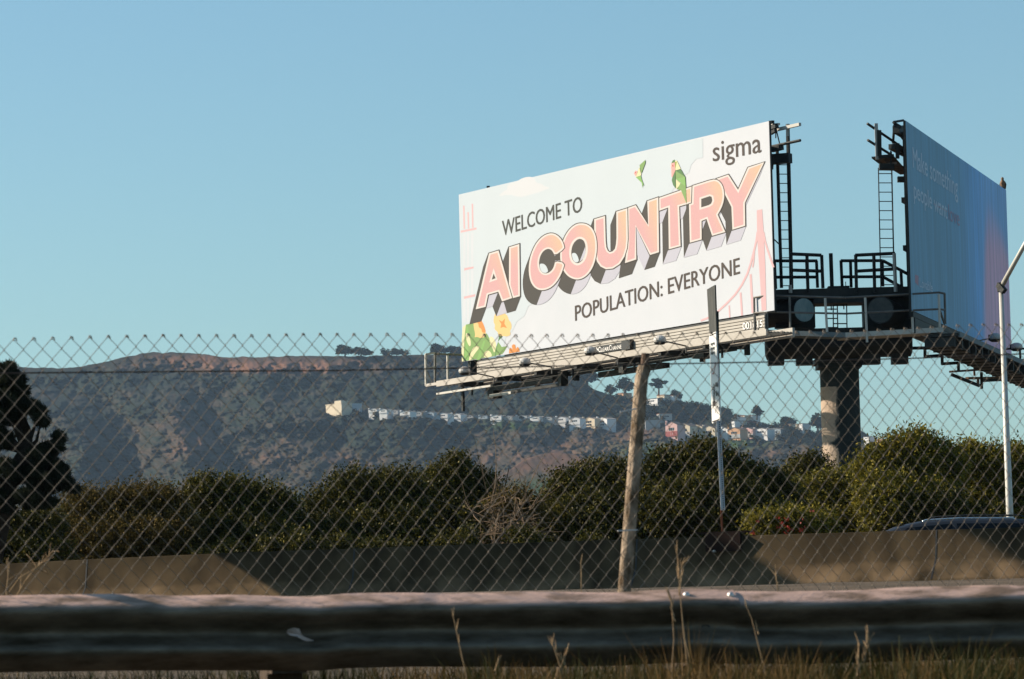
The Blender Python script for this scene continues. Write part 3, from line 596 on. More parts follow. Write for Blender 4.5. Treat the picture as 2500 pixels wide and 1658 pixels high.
# rear service platforms at the top edges
q1 = lambda x, y: (1820 + x / 3.92, 280 + y / 3.92)
rr = MB()
for a, b_, wd in [((240, 430), (430, 415), .22), ((245, 335), (350, 310), .12), ((250, 520), (262, 380), .06), ((232, 135), (300, 105), .10), ((240, 180), (290, 150), .07), ((232, 75), (262, 70), .07)]: rr.bar(P(*q1(*a), 97.2), P(*q1(*b_), 97.0), wd * 1.1, wd)
rr.bar(P(*q1(250, 100), 97.3), P(*q1(322, 90), 97.0), .05, .05, 1)
rr.bar(P(*q1(297, 145), 97.3), P(*q1(522, 92), 96.6), .07, .07, 1); rr.tube([P(*q1(255, 305), 97.3), P(*q1(525, 246), 96.6)], .035, 6)
for a, b_ in [((290, 150), (290, 225)), ((300, 165), (330, 290)), ((262, 1182), (328, 1245))]: rr.tube([P(*q1(*a), 97.3), P(*q1(*b_), 97.3)], .015, 5)
rr.bar(P(*q1(401, 90), 97.1), P(*q1(404, 205), 97.1), .05, .05, 1)
rr.build('service_platform', [SD, SP], bb)
rr = MB(); Y = 97.2
for a, b_, wd, m in [((1250, 85), (1262, 430), .075, 1), ((1278, 150), (1282, 400), .10, 0), ((1455, 275), (1455, 420), .085, 0), ((1390, 345), (1392, 480), .03, 0)]: rr.bar(P(*q1(*a), Y), P(*q1(*b_), Y), wd, wd, m)
for a, b_ in [((1165, 85), (1530, 335)), ((1170, 243), (1400, 388)), ((1415, 75), (1530, 140)), ((1420, 70), (1510, 55)), ((1440, 110), (1530, 200)), ((1425, 100), (1412, 270)), ((1445, 150), (1510, 235)), ((1480, 120), (1520, 110))]: rr.tube([P(*q1(*a), Y), P(*q1(*b_), Y + .6)], .03, 6)
rr.bar(P(*q1(1440, 140), Y), P(*q1(1535, 195), Y + .8), .16, .16, 0); rr.bar(P(*q1(1400, 305), Y), P(*q1(1535, 375), Y + .8), .16, .12, 0)
rr.build('service_platform', [SD, SG], bb)
MT['plank'] = mat('weathered_planks', (.16, .10, .065), .85, 0, .2, col2=(.30, .21, .15), scale=6, stretch=(1, 1, 6), bump=.3)
pl = MB()
for k in range(4): pl.bar(P(*q1(1240 + 48 * k, 408 - 2 * k), Y), P(*q1(1360 + 48 * k, 500 + 12 * k), Y + 1.4), .16, .04, 0 if k % 2 else 1)
pl.bar(P(*q1(1280, 500), Y), P(*q1(1420, 502), Y), .3, .13, 1); pl.bar(P(*q1(1390, 470), Y), P(*q1(1540, 560), Y + .8), .3, .05, 0); pl.bar(P(*q1(1455, 620), Y), P(*q1(1535, 620), Y), .2, .12, 1)
pl.bar(P(*q1(1270, 405), Y), P(*q1(1420, 395), Y), .12, .07, 1)
pl.build('service_planks', [MT['plank'], SD], bb)
# ---- left apron, catwalk, lights
ap = MB()
A0, A1 = LB.px(1164, 886, .05), LB.px(1866, 768, .05); sa0 = np.dot(A0 - LB.A, LB.es); sa1 = np.dot(A1 - LB.A, LB.es)
zt = -.06; zb = LB.px(1162, 917, .05)[2] - LB.A[2]; ns_ = 5; hh = (zt - zb) / ns_
for k in range(ns_): LB.box(ap, sa1, sa0, .02, .05, zb + k * hh, zb + (k + 1) * hh - .016, 0)
LB.box(ap, sa1, sa0, -.03, .02, zb, zt + .03, 1)
ap.build('apron', [MT['apron'], MT['black']], bb)
sE = np.dot(LB.px(1065, 934, 1.05) - LB.A, LB.es); zc = LB.px(1600, 851, 1.05)[2] - LB.A[2]
sE2 = np.dot(LB.px(1039, 942, 1.05) - LB.A, LB.es); s0 = np.dot(LB.px(1870, 806, 1.05) - LB.A, LB.es)
cw = MB(); LB.box(cw, s0, sE, 1.0, 1.05, zc - .09, zc + .05, 0); [LB.box(cw, s0, sE2, n_, n_ + .022, zc - .03, zc, 1) for n_ in np.arange(.38, .98, .085)]; LB.box(cw, s0, sE - 1.2, .30, .36, zc - .12, zc + .09, 0)
LB.box(cw, sE, sE2, 1.0, 1.05, zc - .05, zc + .02, 0)
cw.build('catwalk', [MT['apron'], SD], bb)
ub = MB()
for a in np.arange(1.4, LB.W, 1.95): LB.box(ub, a - .06, a + .06, -.1, 1.02, zc - .17, zc - .055); LB.box(ub, a - .05, a + .05, -.18, -.08, zc - .30, 0)
LB.box(ub, s0 + 2.5, 11.0, .25, .38, zc - .22, zc - .13); LB.box(ub, 4.6, 7.6, .0, .2, zc - .34, zc - .22); LB.box(ub, 9.2, 12.6, .35, .55, zc - .33, zc - .22); LB.box(ub, 12.2, 12.5, .3, .55, zc - .52, zc - .2); LB.box(ub, 8.7, 11.8, .5, .6, zc - .47, zc - .40)
LB.box(ub, 8.7, 8.85, .4, .6, zc - .47, zc - .1); LB.box(ub, 13.6, 13.68, .6, .66, zc - .75, zc - .1)
LB.box(ub, 2.1, 2.6, .2, .6, zc - .3, zc - .2); LB.box(ub, 5.4, 5.6, .7, .8, zc - .40, zc - .2)
for a in (1.3, 5.2, 8.1, 13.2): ub.tube([LB.at(a, .6, zc - .1), LB.at(a, .6, zc - .38)], .03, 5)
LB.box(ub, 11.4, sE, 1.0, 1.06, zc - .30, zc - .25, 1); LB.box(ub, 11.0, 12.1, .62, .72, zc - .50, zc - .44, 1)
ub.build('catwalk_support', [SD, SP], bb)
er = MB(); zE = lambda x, y: LB.endpx(x, y, sE2)
for a, b_, m in [((1039, 865), (1040, 942), 1), ((1062, 862), (1062, 942), 0), ((1092.5, 865), (1093.5, 930), 1), ((1039, 865), (1062, 862), 1), ((1039, 901), (1062, 896), 1), ((1040, 942), (1065, 936), 1), ((1062, 864), (1128, 866.5), 0), ((1042, 905), (1058, 940), 0)]: er.bar(zE(*a), zE(*b_), .045 if (a[0], b_[0]) != (1042, 1058) else .015, None, m)
er.build('catwalk_end_railing', [RL, SP], bb)
MT['lamp'] = mat('pale_lamp_housing', (.46, .44, .40), .55, 0, .4, col2=(.56, .54, .50), scale=6)
def flood(c, base, r=.145):
    f = MB(); f.lathe(c, [(.9 * r, -.045), (r, -.01), (.96 * r, .03), (.75 * r, .075), (.4 * r, .10), (.05, .105)], 14, 0, sx=1.0, sy=1)
    o = f.build('floodlight', MT['lamp'], bb, smooth=False)
    d = MB(); d.lathe(c - EZ * .075, [(.62 * r, -.03), (.9 * r, .0), (.93 * r, .028)], 14, 0); tw = unit((base - c) * (1, 1, 0)); d.boxo(c + tw * r * .7 - np.array([.05, .05, .07]), (.1, 0, 0), (0, .1, 0), (0, 0, .14)); d.build('reflector', SD, o)
    t = MB(); t.tube([c + tw * r * .8 - EZ * .02, base], .018, 6); t.tube([base, base - EZ * .16], .022, 6); t.build('lamp_arm', RL, o)
for (hx_, hy_), (bx, by) in [((1134, 905.5), (1206, 921)), ((1281, 884), (1347, 896)), ((1441, 857), (1508, 874)), ((1611, 830), (1675, 845))]:
    flood(LB.px(hx_, hy_, 1.85), LB.px(bx, by, 1.08))
# name plate and number
q6 = lambda x, y: (1400 + x / 4.73, 740 + y / 4.73)
np_ = MB(); pA, pB = LB.px(*q6(235, 575), .07), LB.px(*q6(585, 535), .07); zA = LB.px(*q6(585, 450), .07)[2] - LB.A[2]; zB = LB.px(*q6(585, 533), .07)[2] - LB.A[2]; sA_, sB_ = np.dot(pA - LB.A, LB.es), np.dot(pB - LB.A, LB.es)
LB.box(np_, sB_, sA_, .052, .08, zB, zA); LB.box(np_, sB_ - .42, sB_ - .03, .052, .16, zB - .03, zA + .02)
npo = np_.build('name_plate', MT['black'], bb)
WH = mat('white_lettering', (.78, .75, .70), .5)
def lat(name, parent, body, a, b_, zb_, hg, m, n0, wt=.0, ref=CAP):
    v, f = text_mesh(body, wt); x0, x1 = v[:, 0].min(), v[:, 0].max()
    q = np.array([LB.at(a + (x - x0) / (x1 - x0) * (b_ - a), n0, zb_ + y / ref * hg) for x, y, _ in v]); return mesh_obj(name, q, f, m, parent)
ln = sA_ - sB_; fr = lambda t: sA_ - ln * t; hh = zA - zB
for body, a, b_, hg in [('C', .17, .245, .70), ('LEAR', .255, .515, .50), ('C', .525, .60, .70), ('HANNEL', .61, .975, .50)]: lat('lettering', npo, body, fr(a), fr(b_), zB + hh * .16, hh * hg, WH, .083, .012)
lg = MB()
for k in (0, 1): lg.add([LB.at(fr(.02 + .07 * k), .083, zA - hh * .15), LB.at(fr(.06 + .07 * k), .083, zA - hh * .15), LB.at(fr(.10 + .07 * k), .083, zB + hh * .45), LB.at(fr(.07 + .07 * k), .083, zB + hh * .4)], [(0, 1, 2, 3)])
lg.build('emblem', WH, npo)
nA, nB = LB.px(*q6(1955, 308), .055), LB.px(*q6(2185, 275), .055); sa, sb = np.dot(nA - LB.A, LB.es), np.dot(nB - LB.A, LB.es); zn = nA[2] - LB.A[2]
WHN = mat('white_painted_digits', (.80, .78, .74), .5)
lat('number_lettering', bb, '001615', sa, sb, zn, .155, MT['black'], .053, .075); lat('number_lettering', bb, '001615', sa, sb, zn, .155, WHN, .056, .012)
# ---- right catwalk below the shaded face
cw = MB(); zt = RB.px(2330, 810, .6)[2] - RB.A[2]
RB.box(cw, .1, RB.W + 1.2, -.06, .02, -.14, -.02, 0); RB.box(cw, .2, RB.W + .8, .0, .04, -.5, -.16, 0)
RB.box(cw, .3, RB.W + 1.3, .98, 1.03, -.62, -.50, 2); RB.box(cw, .3, RB.W + 1.2, .25, 1.0, -.60, -.53, 0); RB.box(cw, .3, RB.W + 1.2, .22, .9, -.83, -.62, 0)
for a in np.arange(.6, RB.W + 1, .95): RB.box(cw, a, a + .07, .20, 1.02, -.85, -.625, 0); RB.box(cw, a + .4, a + .44, .3, .9, -.70, -.5, 0)
cw.build('catwalk', [SD, SG, mat('dull_blue_grey_steel', (.09, .12, .13), .6, 0, .3)], bb)
hg = MB(); q7 = lambda x, y: (2200 + x / 6.533, 720 + y / 6.533); Y = 98.5
for i, pl_ in enumerate([[(180, 850), (480, 845)], [(380, 870), (380, 985), (640, 965)], [(655, 960), (655, 1100), (900, 1085)], [(915, 1090), (915, 1190)], [(800, 1270), (1250, 1450)], [(1280, 1240), (1285, 1490)], [(1270, 1370), (1640, 1350)]]):
    for a, b_ in zip(pl_[:-1], pl_[1:]): hg.bar(P(*q7(*a), Y + i * .9), P(*q7(*b_), Y + i * .9 + .2), .07, .07)
hg.bar(P(*q7(790, 1225), 103), P(*q7(1230, 1195), 104), .09, .05, 1); hg.bar(P(*q7(1050, 1330), 104), P(*q7(1520, 1325), 105.5), .08, .06, 1); hg.bar(P(*q7(1225, 1350), 104), P(*q7(1230, 1420), 104), .06, .06, 1)
hg.bar(P(*q7(1165, 1200), 104), P(*q7(1170, 1290), 104), .05, .05, 1)
hg.build('catwalk_support', [SD, MT['plank']], bb)
tr_ = MB()
for pl_ in [[(1790, 1050), (1960, 1038)], [(1895, 870), (1905, 1110)], [(1680, 860), (2000, 858)]]:
    for a, b_ in zip(pl_[:-1], pl_[1:]): tr_.bar(P(*q7(*a), 108.5), P(*q7(*b_), 108.5), .05, .05)
tr_.build('catwalk_end_railing', SD, bb)
for hx_, hy_, bx, by, sd in [(1500, 680, 1240, 730, 104.5), (1840, 830, 1640, 875, 108.5)]: flood(P(*q7(hx_, hy_), sd), P(*q7(bx, by), sd), .16)
tb = MB(); tb.box(LB.px(1192, 457, -.05) , .08, .08, .06); tb.build('panel_clip', SD, bb)
# ================================================================== FENCE
F0, F1 = P(0, 828, 18.6), P(2500, 793, 22.95)
fdir = unit((F1 - F0) * (1, 1, 0)); fn = np.array([fdir[1], -fdir[0], 0]); fn = fn if fn[1] < 0 else -fn     # fn faces the camera
def f_on(x, y, n=0): return on_plane(x, y, F0 + fn * n, fn)
tx = [-700, 0, 400, 760, 1077, 1270, 1600, 2092, 2340, 2480, 3100]; ty = [838, 829, 818, 814, 816, 818, 814, 807, 796, 794, 784]
ts = [float(np.dot(f_on(x, y) - F0, fdir)) for x, y in zip(tx, ty)]; tz = [float(f_on(x, y)[2]) for x, y in zip(tx, ty)]
def ftop(s): return np.interp(s, ts, tz)
fence = thing('chain_link_fence', F0 * (1, 1, 0) + np.array([0, 0, 1.3]), 'chain-link fence running across the whole view between the guardrail and the concrete barrier', 'fence')
PW = 6.60 / 66.0; PH = .094
nw = int((ts[-1] - ts[0]) / (PW / 2)); K = 41
wi = np.arange(nw); kk = np.arange(K)
par = (wi[:, None] + kk[None]) % 2
sx_ = ts[0] + (wi[:, None] + par) * PW / 2
wob = (vnoise(sx_ * 1.3 + 40, kk[None] * .12 + 0 * sx_, 51, 3) - .5)
sgn = np.where(par == 0, 1.0, -1.0)
zt_ = ftop(sx_) - (kk[None] - (par * 0)) * PH / 2 + wob * .018
# three points for each half diamond: knot, knot bend, middle
def lerp(a, b, t): return a + (b - a) * t
cols_s, cols_z, cols_n = [], [], []
for k in range(K - 1):
    s0_, s1_, z0_, z1_ = sx_[:, k], sx_[:, k + 1], zt_[:, k], zt_[:, k + 1]
    ov = np.where(par[:, k] == 1, .0016, -.0016)
    cols_s += [s0_ + ov, lerp(s0_, s1_, .12), lerp(s0_, s1_, .88)]; cols_z += [z0_, lerp(z0_, z1_, .09), lerp(z0_, z1_, .91)]
    d0 = np.where(par[:, k] == 1, .004, -.004)
    cols_n += [d0 * 0, d0, -d0 * -1 * np.where(par[:, k] == 1, -1, -1)]
S_, Z_, N_ = (np.stack(q, 1) for q in (cols_s, cols_z, cols_n))
N_ = N_ + (vnoise(S_ * .9 + 5, Z_ * .9, 52, 2) - .5) * .05
cen = F0[None, None] * np.array([1, 1, 0]) + S_[..., None] * fdir + N_[..., None] * fn + Z_[..., None] * EZ
tan = np.gradient(cen, axis=1); tan /= np.linalg.norm(tan, axis=-1, keepdims=True)
b1 = np.cross(tan, fn); b1 /= np.linalg.norm(b1, axis=-1, keepdims=True); b2 = np.cross(tan, b1)
NS = 5; WR = .0015
ring = np.stack([cen + WR * (math.cos(2 * math.pi * j / NS) * b1 + math.sin(2 * math.pi * j / NS) * b2) for j in range(NS)], 2)
nwr, L, _, _ = ring.shape
base = (np.arange(nwr)[:, None, None] * L + np.arange(L - 1)[None, :, None]) * NS; jj = np.arange(NS)[None, None]
ff = np.stack([base + jj, base + (jj + 1) % NS, base + NS + (jj + 1) % NS, base + NS + jj], -1).reshape(-1, 4)
MT['wire'] = mat('galvanised_fence_wire', (.29, .225, .16), .5, .1, .5, col2=(.17, .13, .09), scale=7)
kn = MB()                                             # twisted knuckles along the top edge
for i in range(nw):
    if par[i, 0] == 1: continue
    s = sx_[i, 0]; z = zt_[i, 0]; c = F0 * (1, 1, 0) + fdir * s + EZ * z
    kn.tube([c - fdir * .007 - EZ * .008, c + EZ * .004 - fn * .004, c + fdir * .006 + EZ * .003, c + fdir * .011 - EZ * .010], [.0025, .0034, .0034, .0026], 5, cap=False)
kx = MB()
for i in range(nw):
    for k in range(1 + (par[i, 1] == 0), K - 1):
        if par[i, k] == 1: c = F0 * (1, 1, 0) + fdir * sx_[i, k] + EZ * zt_[i, k]; n_o = fn * float((vnoise(np.array([sx_[i, k] * .9 + 5]), np.array([zt_[i, k] * .9]), 52, 2)[0] - .5) * .05); kx.tube([c + n_o - fdir * .0035 - EZ * .006, c + n_o + fn * .003, c + n_o + fdir * .0035 + EZ * .006], [.0016, .0030, .0016], 4, cap=False)
kn.f += [tuple(i + len(kn.v) for i in t) for t in kx.f]; kn.v += kx.v
rv = ring.reshape(-1, 3); mesh_obj('wire_mesh', np.concatenate([rv, np.array(kn.v)]), np.concatenate([ff, np.array(kn.f) + len(rv)]), MT['wire'], fence, smooth=True)
tw = MB(); q = [f_on(x, y, -.012) for x, y in [(-500, 914), (75, 910.5), (514, 906.5), (830, 904.5), (1118, 899), (1555, 890), (1871, 884), (2227, 875), (2500, 864), (3000, 850)]]
tw.tube(q, .0036, 6); tw.build('tension_wire', mat('dark_rusty_wire', (.06, .04, .03), .7, .2, .3, col2=(.10, .075, .06), scale=9), fence)
MT['post'] = mat('weathered_post_mesh_shadows', (.11, .075, .045), .9, 0, .05, col2=(.40, .31, .225), scale=14, bump=.5, bscale=60, stretch=(1, 1, .45), lo=.36, hi=.60)  # weathered tan, its dark blotches painted as shadows of the mesh
pm = MB(); pn = -.05; r0 = .0325
pts = [f_on(1575.5 - 9, 893, pn), f_on(1573, 900, pn), f_on(1566, 925, pn), f_on(1524, 1445, pn)]
dn = unit(pts[-1] - pts[-2]); pts.append(pts[-1] + dn * ((pts[-1][2] - 1.1) / -dn[2]))
pts[0] = pts[1] - dn * .02
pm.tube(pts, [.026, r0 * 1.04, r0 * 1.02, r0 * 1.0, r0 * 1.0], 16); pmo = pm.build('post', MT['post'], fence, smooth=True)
cp = MB(); a = pts[0] - dn * -.01; cp.tube([a, a - dn * .012, a - dn * .065], [.021, .020, .021], 10); cp.build('post_cap', mat('rusted_brown_pipe', (.07, .04, .025), .8, .1, .3, col2=(.16, .10, .065), scale=30), pmo)
tm = MB()
for x0, y0, x1, y1 in [(1514, 1006, 1553, 998), (1508, 1296, 1556, 1294)]: tm.tube([f_on(x0, y0, .01), f_on((x0 + x1) / 2, (y0 + y1) / 2, .022), f_on(x1, y1, -.01)], .0035, 6)
tm.build('wire_tie', MT['wood_tie'], pmo)
for x in (-380, 3200):                                # the neighbouring posts, just outside the picture
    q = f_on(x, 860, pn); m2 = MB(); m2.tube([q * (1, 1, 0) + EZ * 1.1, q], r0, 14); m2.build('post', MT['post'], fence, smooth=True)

# ================================================================== GUARDRAIL
G0, G1 = P(0, 1456, 17.8), P(2500, 1430, 18.8)
gdir = unit((G1 - G0) * (1, 1, 0)); gn = np.array([gdir[1], -gdir[0], 0]); gn = gn if gn[1] < 0 else -gn
def g_on(x, y, n=0): return on_plane(x, y, G0 + gn * n, gn)
gx_ = [-900, 0, 300, 620, 770, 840, 1000, 1300, 1500, 1600, 1700, 1790, 1980, 2200, 2500, 3400]; gy_ = [1466, 1456, 1453, 1453.5, 1455, 1449, 1446, 1448, 1446, 1441, 1438, 1443, 1444, 1438, 1429, 1405]
gs = [float(np.dot(g_on(x, y) - G0, gdir)) for x, y in zip(gx_, gy_)]; gz = [float(g_on(x, y)[2]) for x, y in zip(gx_, gy_)]
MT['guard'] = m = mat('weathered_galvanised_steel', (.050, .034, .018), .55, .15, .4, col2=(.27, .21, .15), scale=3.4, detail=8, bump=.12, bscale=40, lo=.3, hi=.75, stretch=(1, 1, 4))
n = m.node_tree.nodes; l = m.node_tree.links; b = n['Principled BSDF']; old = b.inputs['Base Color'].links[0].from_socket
a1 = n.new('ShaderNodeAttribute'); a1.attribute_name = 'sun_tint'; mx = n.new('ShaderNodeMix'); mx.data_type = 'RGBA'; tc = n.new('ShaderNodeTexCoord'); mp = n.new('ShaderNodeMapping'); mp.inputs['Scale'].default_value = (2.5, 2.5, 12); l.new(tc.outputs['Object'], mp.inputs[0])  # sunlight on the upper slope painted in as a pale pink tone
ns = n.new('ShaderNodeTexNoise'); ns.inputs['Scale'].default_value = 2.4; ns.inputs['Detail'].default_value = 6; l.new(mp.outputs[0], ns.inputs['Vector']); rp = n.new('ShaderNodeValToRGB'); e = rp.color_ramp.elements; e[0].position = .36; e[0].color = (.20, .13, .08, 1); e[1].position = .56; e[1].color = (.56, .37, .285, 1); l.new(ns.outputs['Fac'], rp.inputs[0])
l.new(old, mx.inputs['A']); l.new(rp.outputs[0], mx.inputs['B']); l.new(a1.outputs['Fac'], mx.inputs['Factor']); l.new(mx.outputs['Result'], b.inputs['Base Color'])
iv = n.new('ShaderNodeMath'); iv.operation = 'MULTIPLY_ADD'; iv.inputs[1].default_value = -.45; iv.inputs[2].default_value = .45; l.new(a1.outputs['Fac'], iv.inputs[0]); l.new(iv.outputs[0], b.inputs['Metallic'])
grail = thing('guardrail', G0 * (1, 1, 0) + EZ * 1.3, 'weathered W-beam steel guardrail crossing the foreground below the fence', 'guardrail')
prof = [(-.030, .311), (-.032, .315), (-.026, .315), (.0, .304), (.055, .276), (.076, .263), (.083, .248), (.081, .232), (.068, .214), (.020, .182), (.005, .172), (0, .156), (.005, .140), (.020, .130), (.066, .108), (.080, .095), (.083, .080), (.076, .066), (.062, .054), (.020, .012), (.006, .004), (0, 0)]
def beam(x0, x1, off, seed):
    sA = float(np.dot(g_on(x0, 1450) - G0, gdir)); sB = float(np.dot(g_on(x1, 1450) - G0, gdir)); ns = max(8, int((sB - sA) / .06))
    ss = np.linspace(sA, sB, ns); zt = np.interp(ss, gs, gz); pr = np.array(prof); la_ = R(5); pr = np.stack([pr[:, 0] * math.cos(la_) - (pr[:, 1] - .31) * -math.sin(la_) * -1, .31 + (pr[:, 1] - .31) * math.cos(la_) - pr[:, 0] * math.sin(la_)], 1) if False else pr
    dent = (vnoise(ss * 2.2 + 9, ss * 0 + .4, seed, 3) - .5); dn_ = (vnoise(ss[:, None] * 3 + 3, pr[None, :, 1] * 14, seed + 1, 2) - .5) * .016
    v = G0 * (1, 1, 0) + ss[:, None, None] * gdir + (pr[None, :, 0] + off + dn_)[..., None] * gn + (zt[:, None] - .314 + pr[None, :, 1] + dent[:, None] * .022 * (pr[None, :, 1] / .314) ** 2)[..., None] * EZ
    k = len(pr); ii = np.arange(ns - 1)[:, None] * k + np.arange(k - 1)[None]; ff = np.stack([ii, ii + 1, ii + k + 1, ii + k], -1).reshape(-1, 4)
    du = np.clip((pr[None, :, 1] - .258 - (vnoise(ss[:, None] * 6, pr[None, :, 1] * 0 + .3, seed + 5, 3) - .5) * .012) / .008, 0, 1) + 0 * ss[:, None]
    o = mesh_obj('beam', v.reshape(-1, 3), ff, MT['guard'], grail, smooth=True, fattr={'sun_tint': ('POINT', du.ravel())}); return o
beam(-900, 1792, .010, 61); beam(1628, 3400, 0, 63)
BH = [(.0, -.008), (.013, -.008), (.016, 0), (.0155, .006), (.011, .014), (.005, .018), (.0, .019)]
MT['bolt'] = mat('zinc_bolt', (.55, .52, .48), .4, .5, .5)
for x, y in [(1675.5, 1455), (1783.5, 1455)]:
    c = g_on(x, y, .035); ax = unit(gn * .46 + EZ * .88); b_ = MB(); b_.lathe(c, BH, 12, 0, ax); b_.build('bolt', MT['bolt'], grail, smooth=True)
for x, y in [(1676, 1568), (1784, 1566)]:
    c = g_on(x, y, .05); ax = unit(gn * .8 - EZ * -.5); b_ = MB(); b_.lathe(c, BH, 12, 0, ax); b_.build('bolt', MT['guard'], grail, smooth=True)
sl_ = MB(); c = g_on(1722, 1535, .012); sl_.lathe(c, [(.0, -.004), (.021, -.004), (.021, .004), (.015, .007), (.012, .002), (0, .002)], 14, 0, gn, sx=1.1); sl_.build('post_bolt', MT['black'], grail)
MT['wpost'] = mat('dark_timber_post', (.05, .036, .025), .9, 0, .2, col2=(.09, .065, .045), scale=8, stretch=(3, 3, .4))
rzg = math.atan2(gdir[1], gdir[0])
for x in (-310, 705, 1720, 2740):
    s = float(np.dot(g_on(x, 1540) - G0, gdir)); zt = np.interp(s, gs, gz); pm = MB(); c = G0 * (1, 1, 0) + gdir * s - gn * .215
    pm.box(c + EZ * (zt - .02 + .9) / 2, .15, .2, zt - .02 - .9, rzg); pm.build('post', MT['wpost'], grail)
    pm = MB(); c = G0 * (1, 1, 0) + gdir * s - gn * .055; pm.box(c + EZ * (zt - .175), .15, .11, .3, rzg); pm.build('spacer_block', MT['wpost'], grail)
# bent reflector tab bolted in the valley
q8 = lambda x, y: (x / 2.628, 1300 + y / 2.628)
tb = MB(); o_ = [(q8(1838, 640), .004), (q8(1848, 622), .03), (q8(1885, 612), .055), (q8(1922, 618), .06), (q8(1930, 645), .055), (q8(1950, 668), .04), (q8(2025, 698), .02), (q8(2022, 712), .016), (q8(1945, 692), .035), (q8(1905, 668), .05), (q8(1860, 660), .02)]
front = [g_on(x, y, n + .012) for (x, y), n in o_]; cc_ = sum(front) / len(front) + gn * .012
tb.add(front + [cc_], [(i, (i + 1) % len(front), len(front)) for i in range(len(front))]); tb.add([p - gn * .003 for p in front] + [cc_ - gn * .003], [((i + 1) % len(front), i, len(front)) for i in range(len(front))])
tb.build('reflector_tab', mat('pale_crumpled_metal', (.52, .40, .36), .6, .1, .4, col2=(.66, .56, .52), scale=30), grail)

# ================================================================== CONCRETE BARRIER
bp_ = [(-140, .0), (-140, 0)]
bpts = [-1700, -600, 0, 250, 500, 700, 1200, 1800, 2150, 2500, 3300, 5200]; bpy_ = [1440, 1402, 1377, 1364, 1352.5, 1345, 1328, 1308, 1297.5, 1287, 1262, 1200]
BX = [bar_pt(x) for x in bpts]; bs = [float(np.dot(np.array([*q, 0]) - B0 * (1, 1, 0), bdir)) for q in BX]
bz = []
for x, y, q in zip(bpts, bpy_, BX): bz.append(float(P(x, y, q[1])[2]))
prof = [(.36, -.05), (.36, .07), (.34, .085), (.15, .33), (.11, .38), (.035, .80), (.02, .815), (-.14, .815), (-.155, .80), (-.22, .37), (-.25, .32), (-.37, .085), (-.37, -.05)]
ss = np.arange(bs[0], bs[-1], .25); zt = np.interp(ss, bs, bz); pr = np.array(prof)
hh = zt - 2.93
v = B0 * (1, 1, 0) + ss[:, None, None] * bdir + (pr[None, :, 0] - .02)[..., None] * bn + (2.93 + pr[None, :, 1] / .815 * hh[:, None])[..., None] * EZ
k = len(pr); ii = np.arange(len(ss) - 1)[:, None] * k + np.arange(k - 1)[None]; ff = np.stack([ii, ii + 1, ii + k + 1, ii + k], -1).reshape(-1, 4)
du = np.repeat(np.clip((.46 - pr[None, :, 1]) / .25, 0, 1), len(ss), 0)  # sunlit toe painted in: lower slope gets a paler colour
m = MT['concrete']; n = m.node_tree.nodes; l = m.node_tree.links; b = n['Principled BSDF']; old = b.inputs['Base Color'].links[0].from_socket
a1 = n.new('ShaderNodeAttribute'); a1.attribute_name = 'sun_tint'; tc = n.new('ShaderNodeTexCoord'); ns = n.new('ShaderNodeTexNoise'); ns.inputs['Scale'].default_value = 2.3; ns.inputs['Detail'].default_value = 8; l.new(tc.outputs['Object'], ns.inputs['Vector'])
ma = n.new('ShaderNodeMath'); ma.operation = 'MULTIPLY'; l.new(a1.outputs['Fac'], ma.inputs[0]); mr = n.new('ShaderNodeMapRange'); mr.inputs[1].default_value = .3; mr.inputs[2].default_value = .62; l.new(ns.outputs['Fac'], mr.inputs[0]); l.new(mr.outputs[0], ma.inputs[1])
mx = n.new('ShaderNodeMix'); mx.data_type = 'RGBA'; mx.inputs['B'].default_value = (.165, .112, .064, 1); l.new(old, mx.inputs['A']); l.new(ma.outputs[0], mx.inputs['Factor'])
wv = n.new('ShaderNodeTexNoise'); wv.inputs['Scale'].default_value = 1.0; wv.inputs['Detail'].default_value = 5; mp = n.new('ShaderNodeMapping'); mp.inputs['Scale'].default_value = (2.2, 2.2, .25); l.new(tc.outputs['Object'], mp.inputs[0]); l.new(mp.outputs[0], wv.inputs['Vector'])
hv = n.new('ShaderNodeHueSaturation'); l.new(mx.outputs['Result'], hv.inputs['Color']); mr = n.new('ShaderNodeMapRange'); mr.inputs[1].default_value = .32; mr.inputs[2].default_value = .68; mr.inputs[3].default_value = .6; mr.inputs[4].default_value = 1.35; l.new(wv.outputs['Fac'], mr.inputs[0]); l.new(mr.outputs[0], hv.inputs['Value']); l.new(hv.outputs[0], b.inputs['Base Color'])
br = mesh_obj('concrete_barrier', v.reshape(-1, 3), ff, MT['concrete'], fattr={'sun_tint': ('POINT', du.ravel())}); tag(br, 'long low weathered concrete road barrier standing behind the fence', 'barrier')
jm = MB()                                        # cast joints of the barrier
for s_ in np.arange(bs[0] + 1.3, bs[-1], 4.6):
    z_ = np.interp(s_, bs, bz); h_ = z_ - 2.93; q_ = [bq_(s_, p[0] - .02 + .0035, 2.93 + p[1] / .815 * h_) for p in prof[2:6]] if False else [B0 * (1, 1, 0) + bdir * s_ + bn * (p[0] - .02 + .004) + EZ * (2.93 + p[1] / .815 * h_) for p in prof[1:7]]
    for a_, b2 in zip(q_[:-1], q_[1:]): jm.add([a_, a_ + bdir * .022, b2 + bdir * .022, b2], [(0, 1, 2, 3)])
jm.build('joint', MT['black'], br)
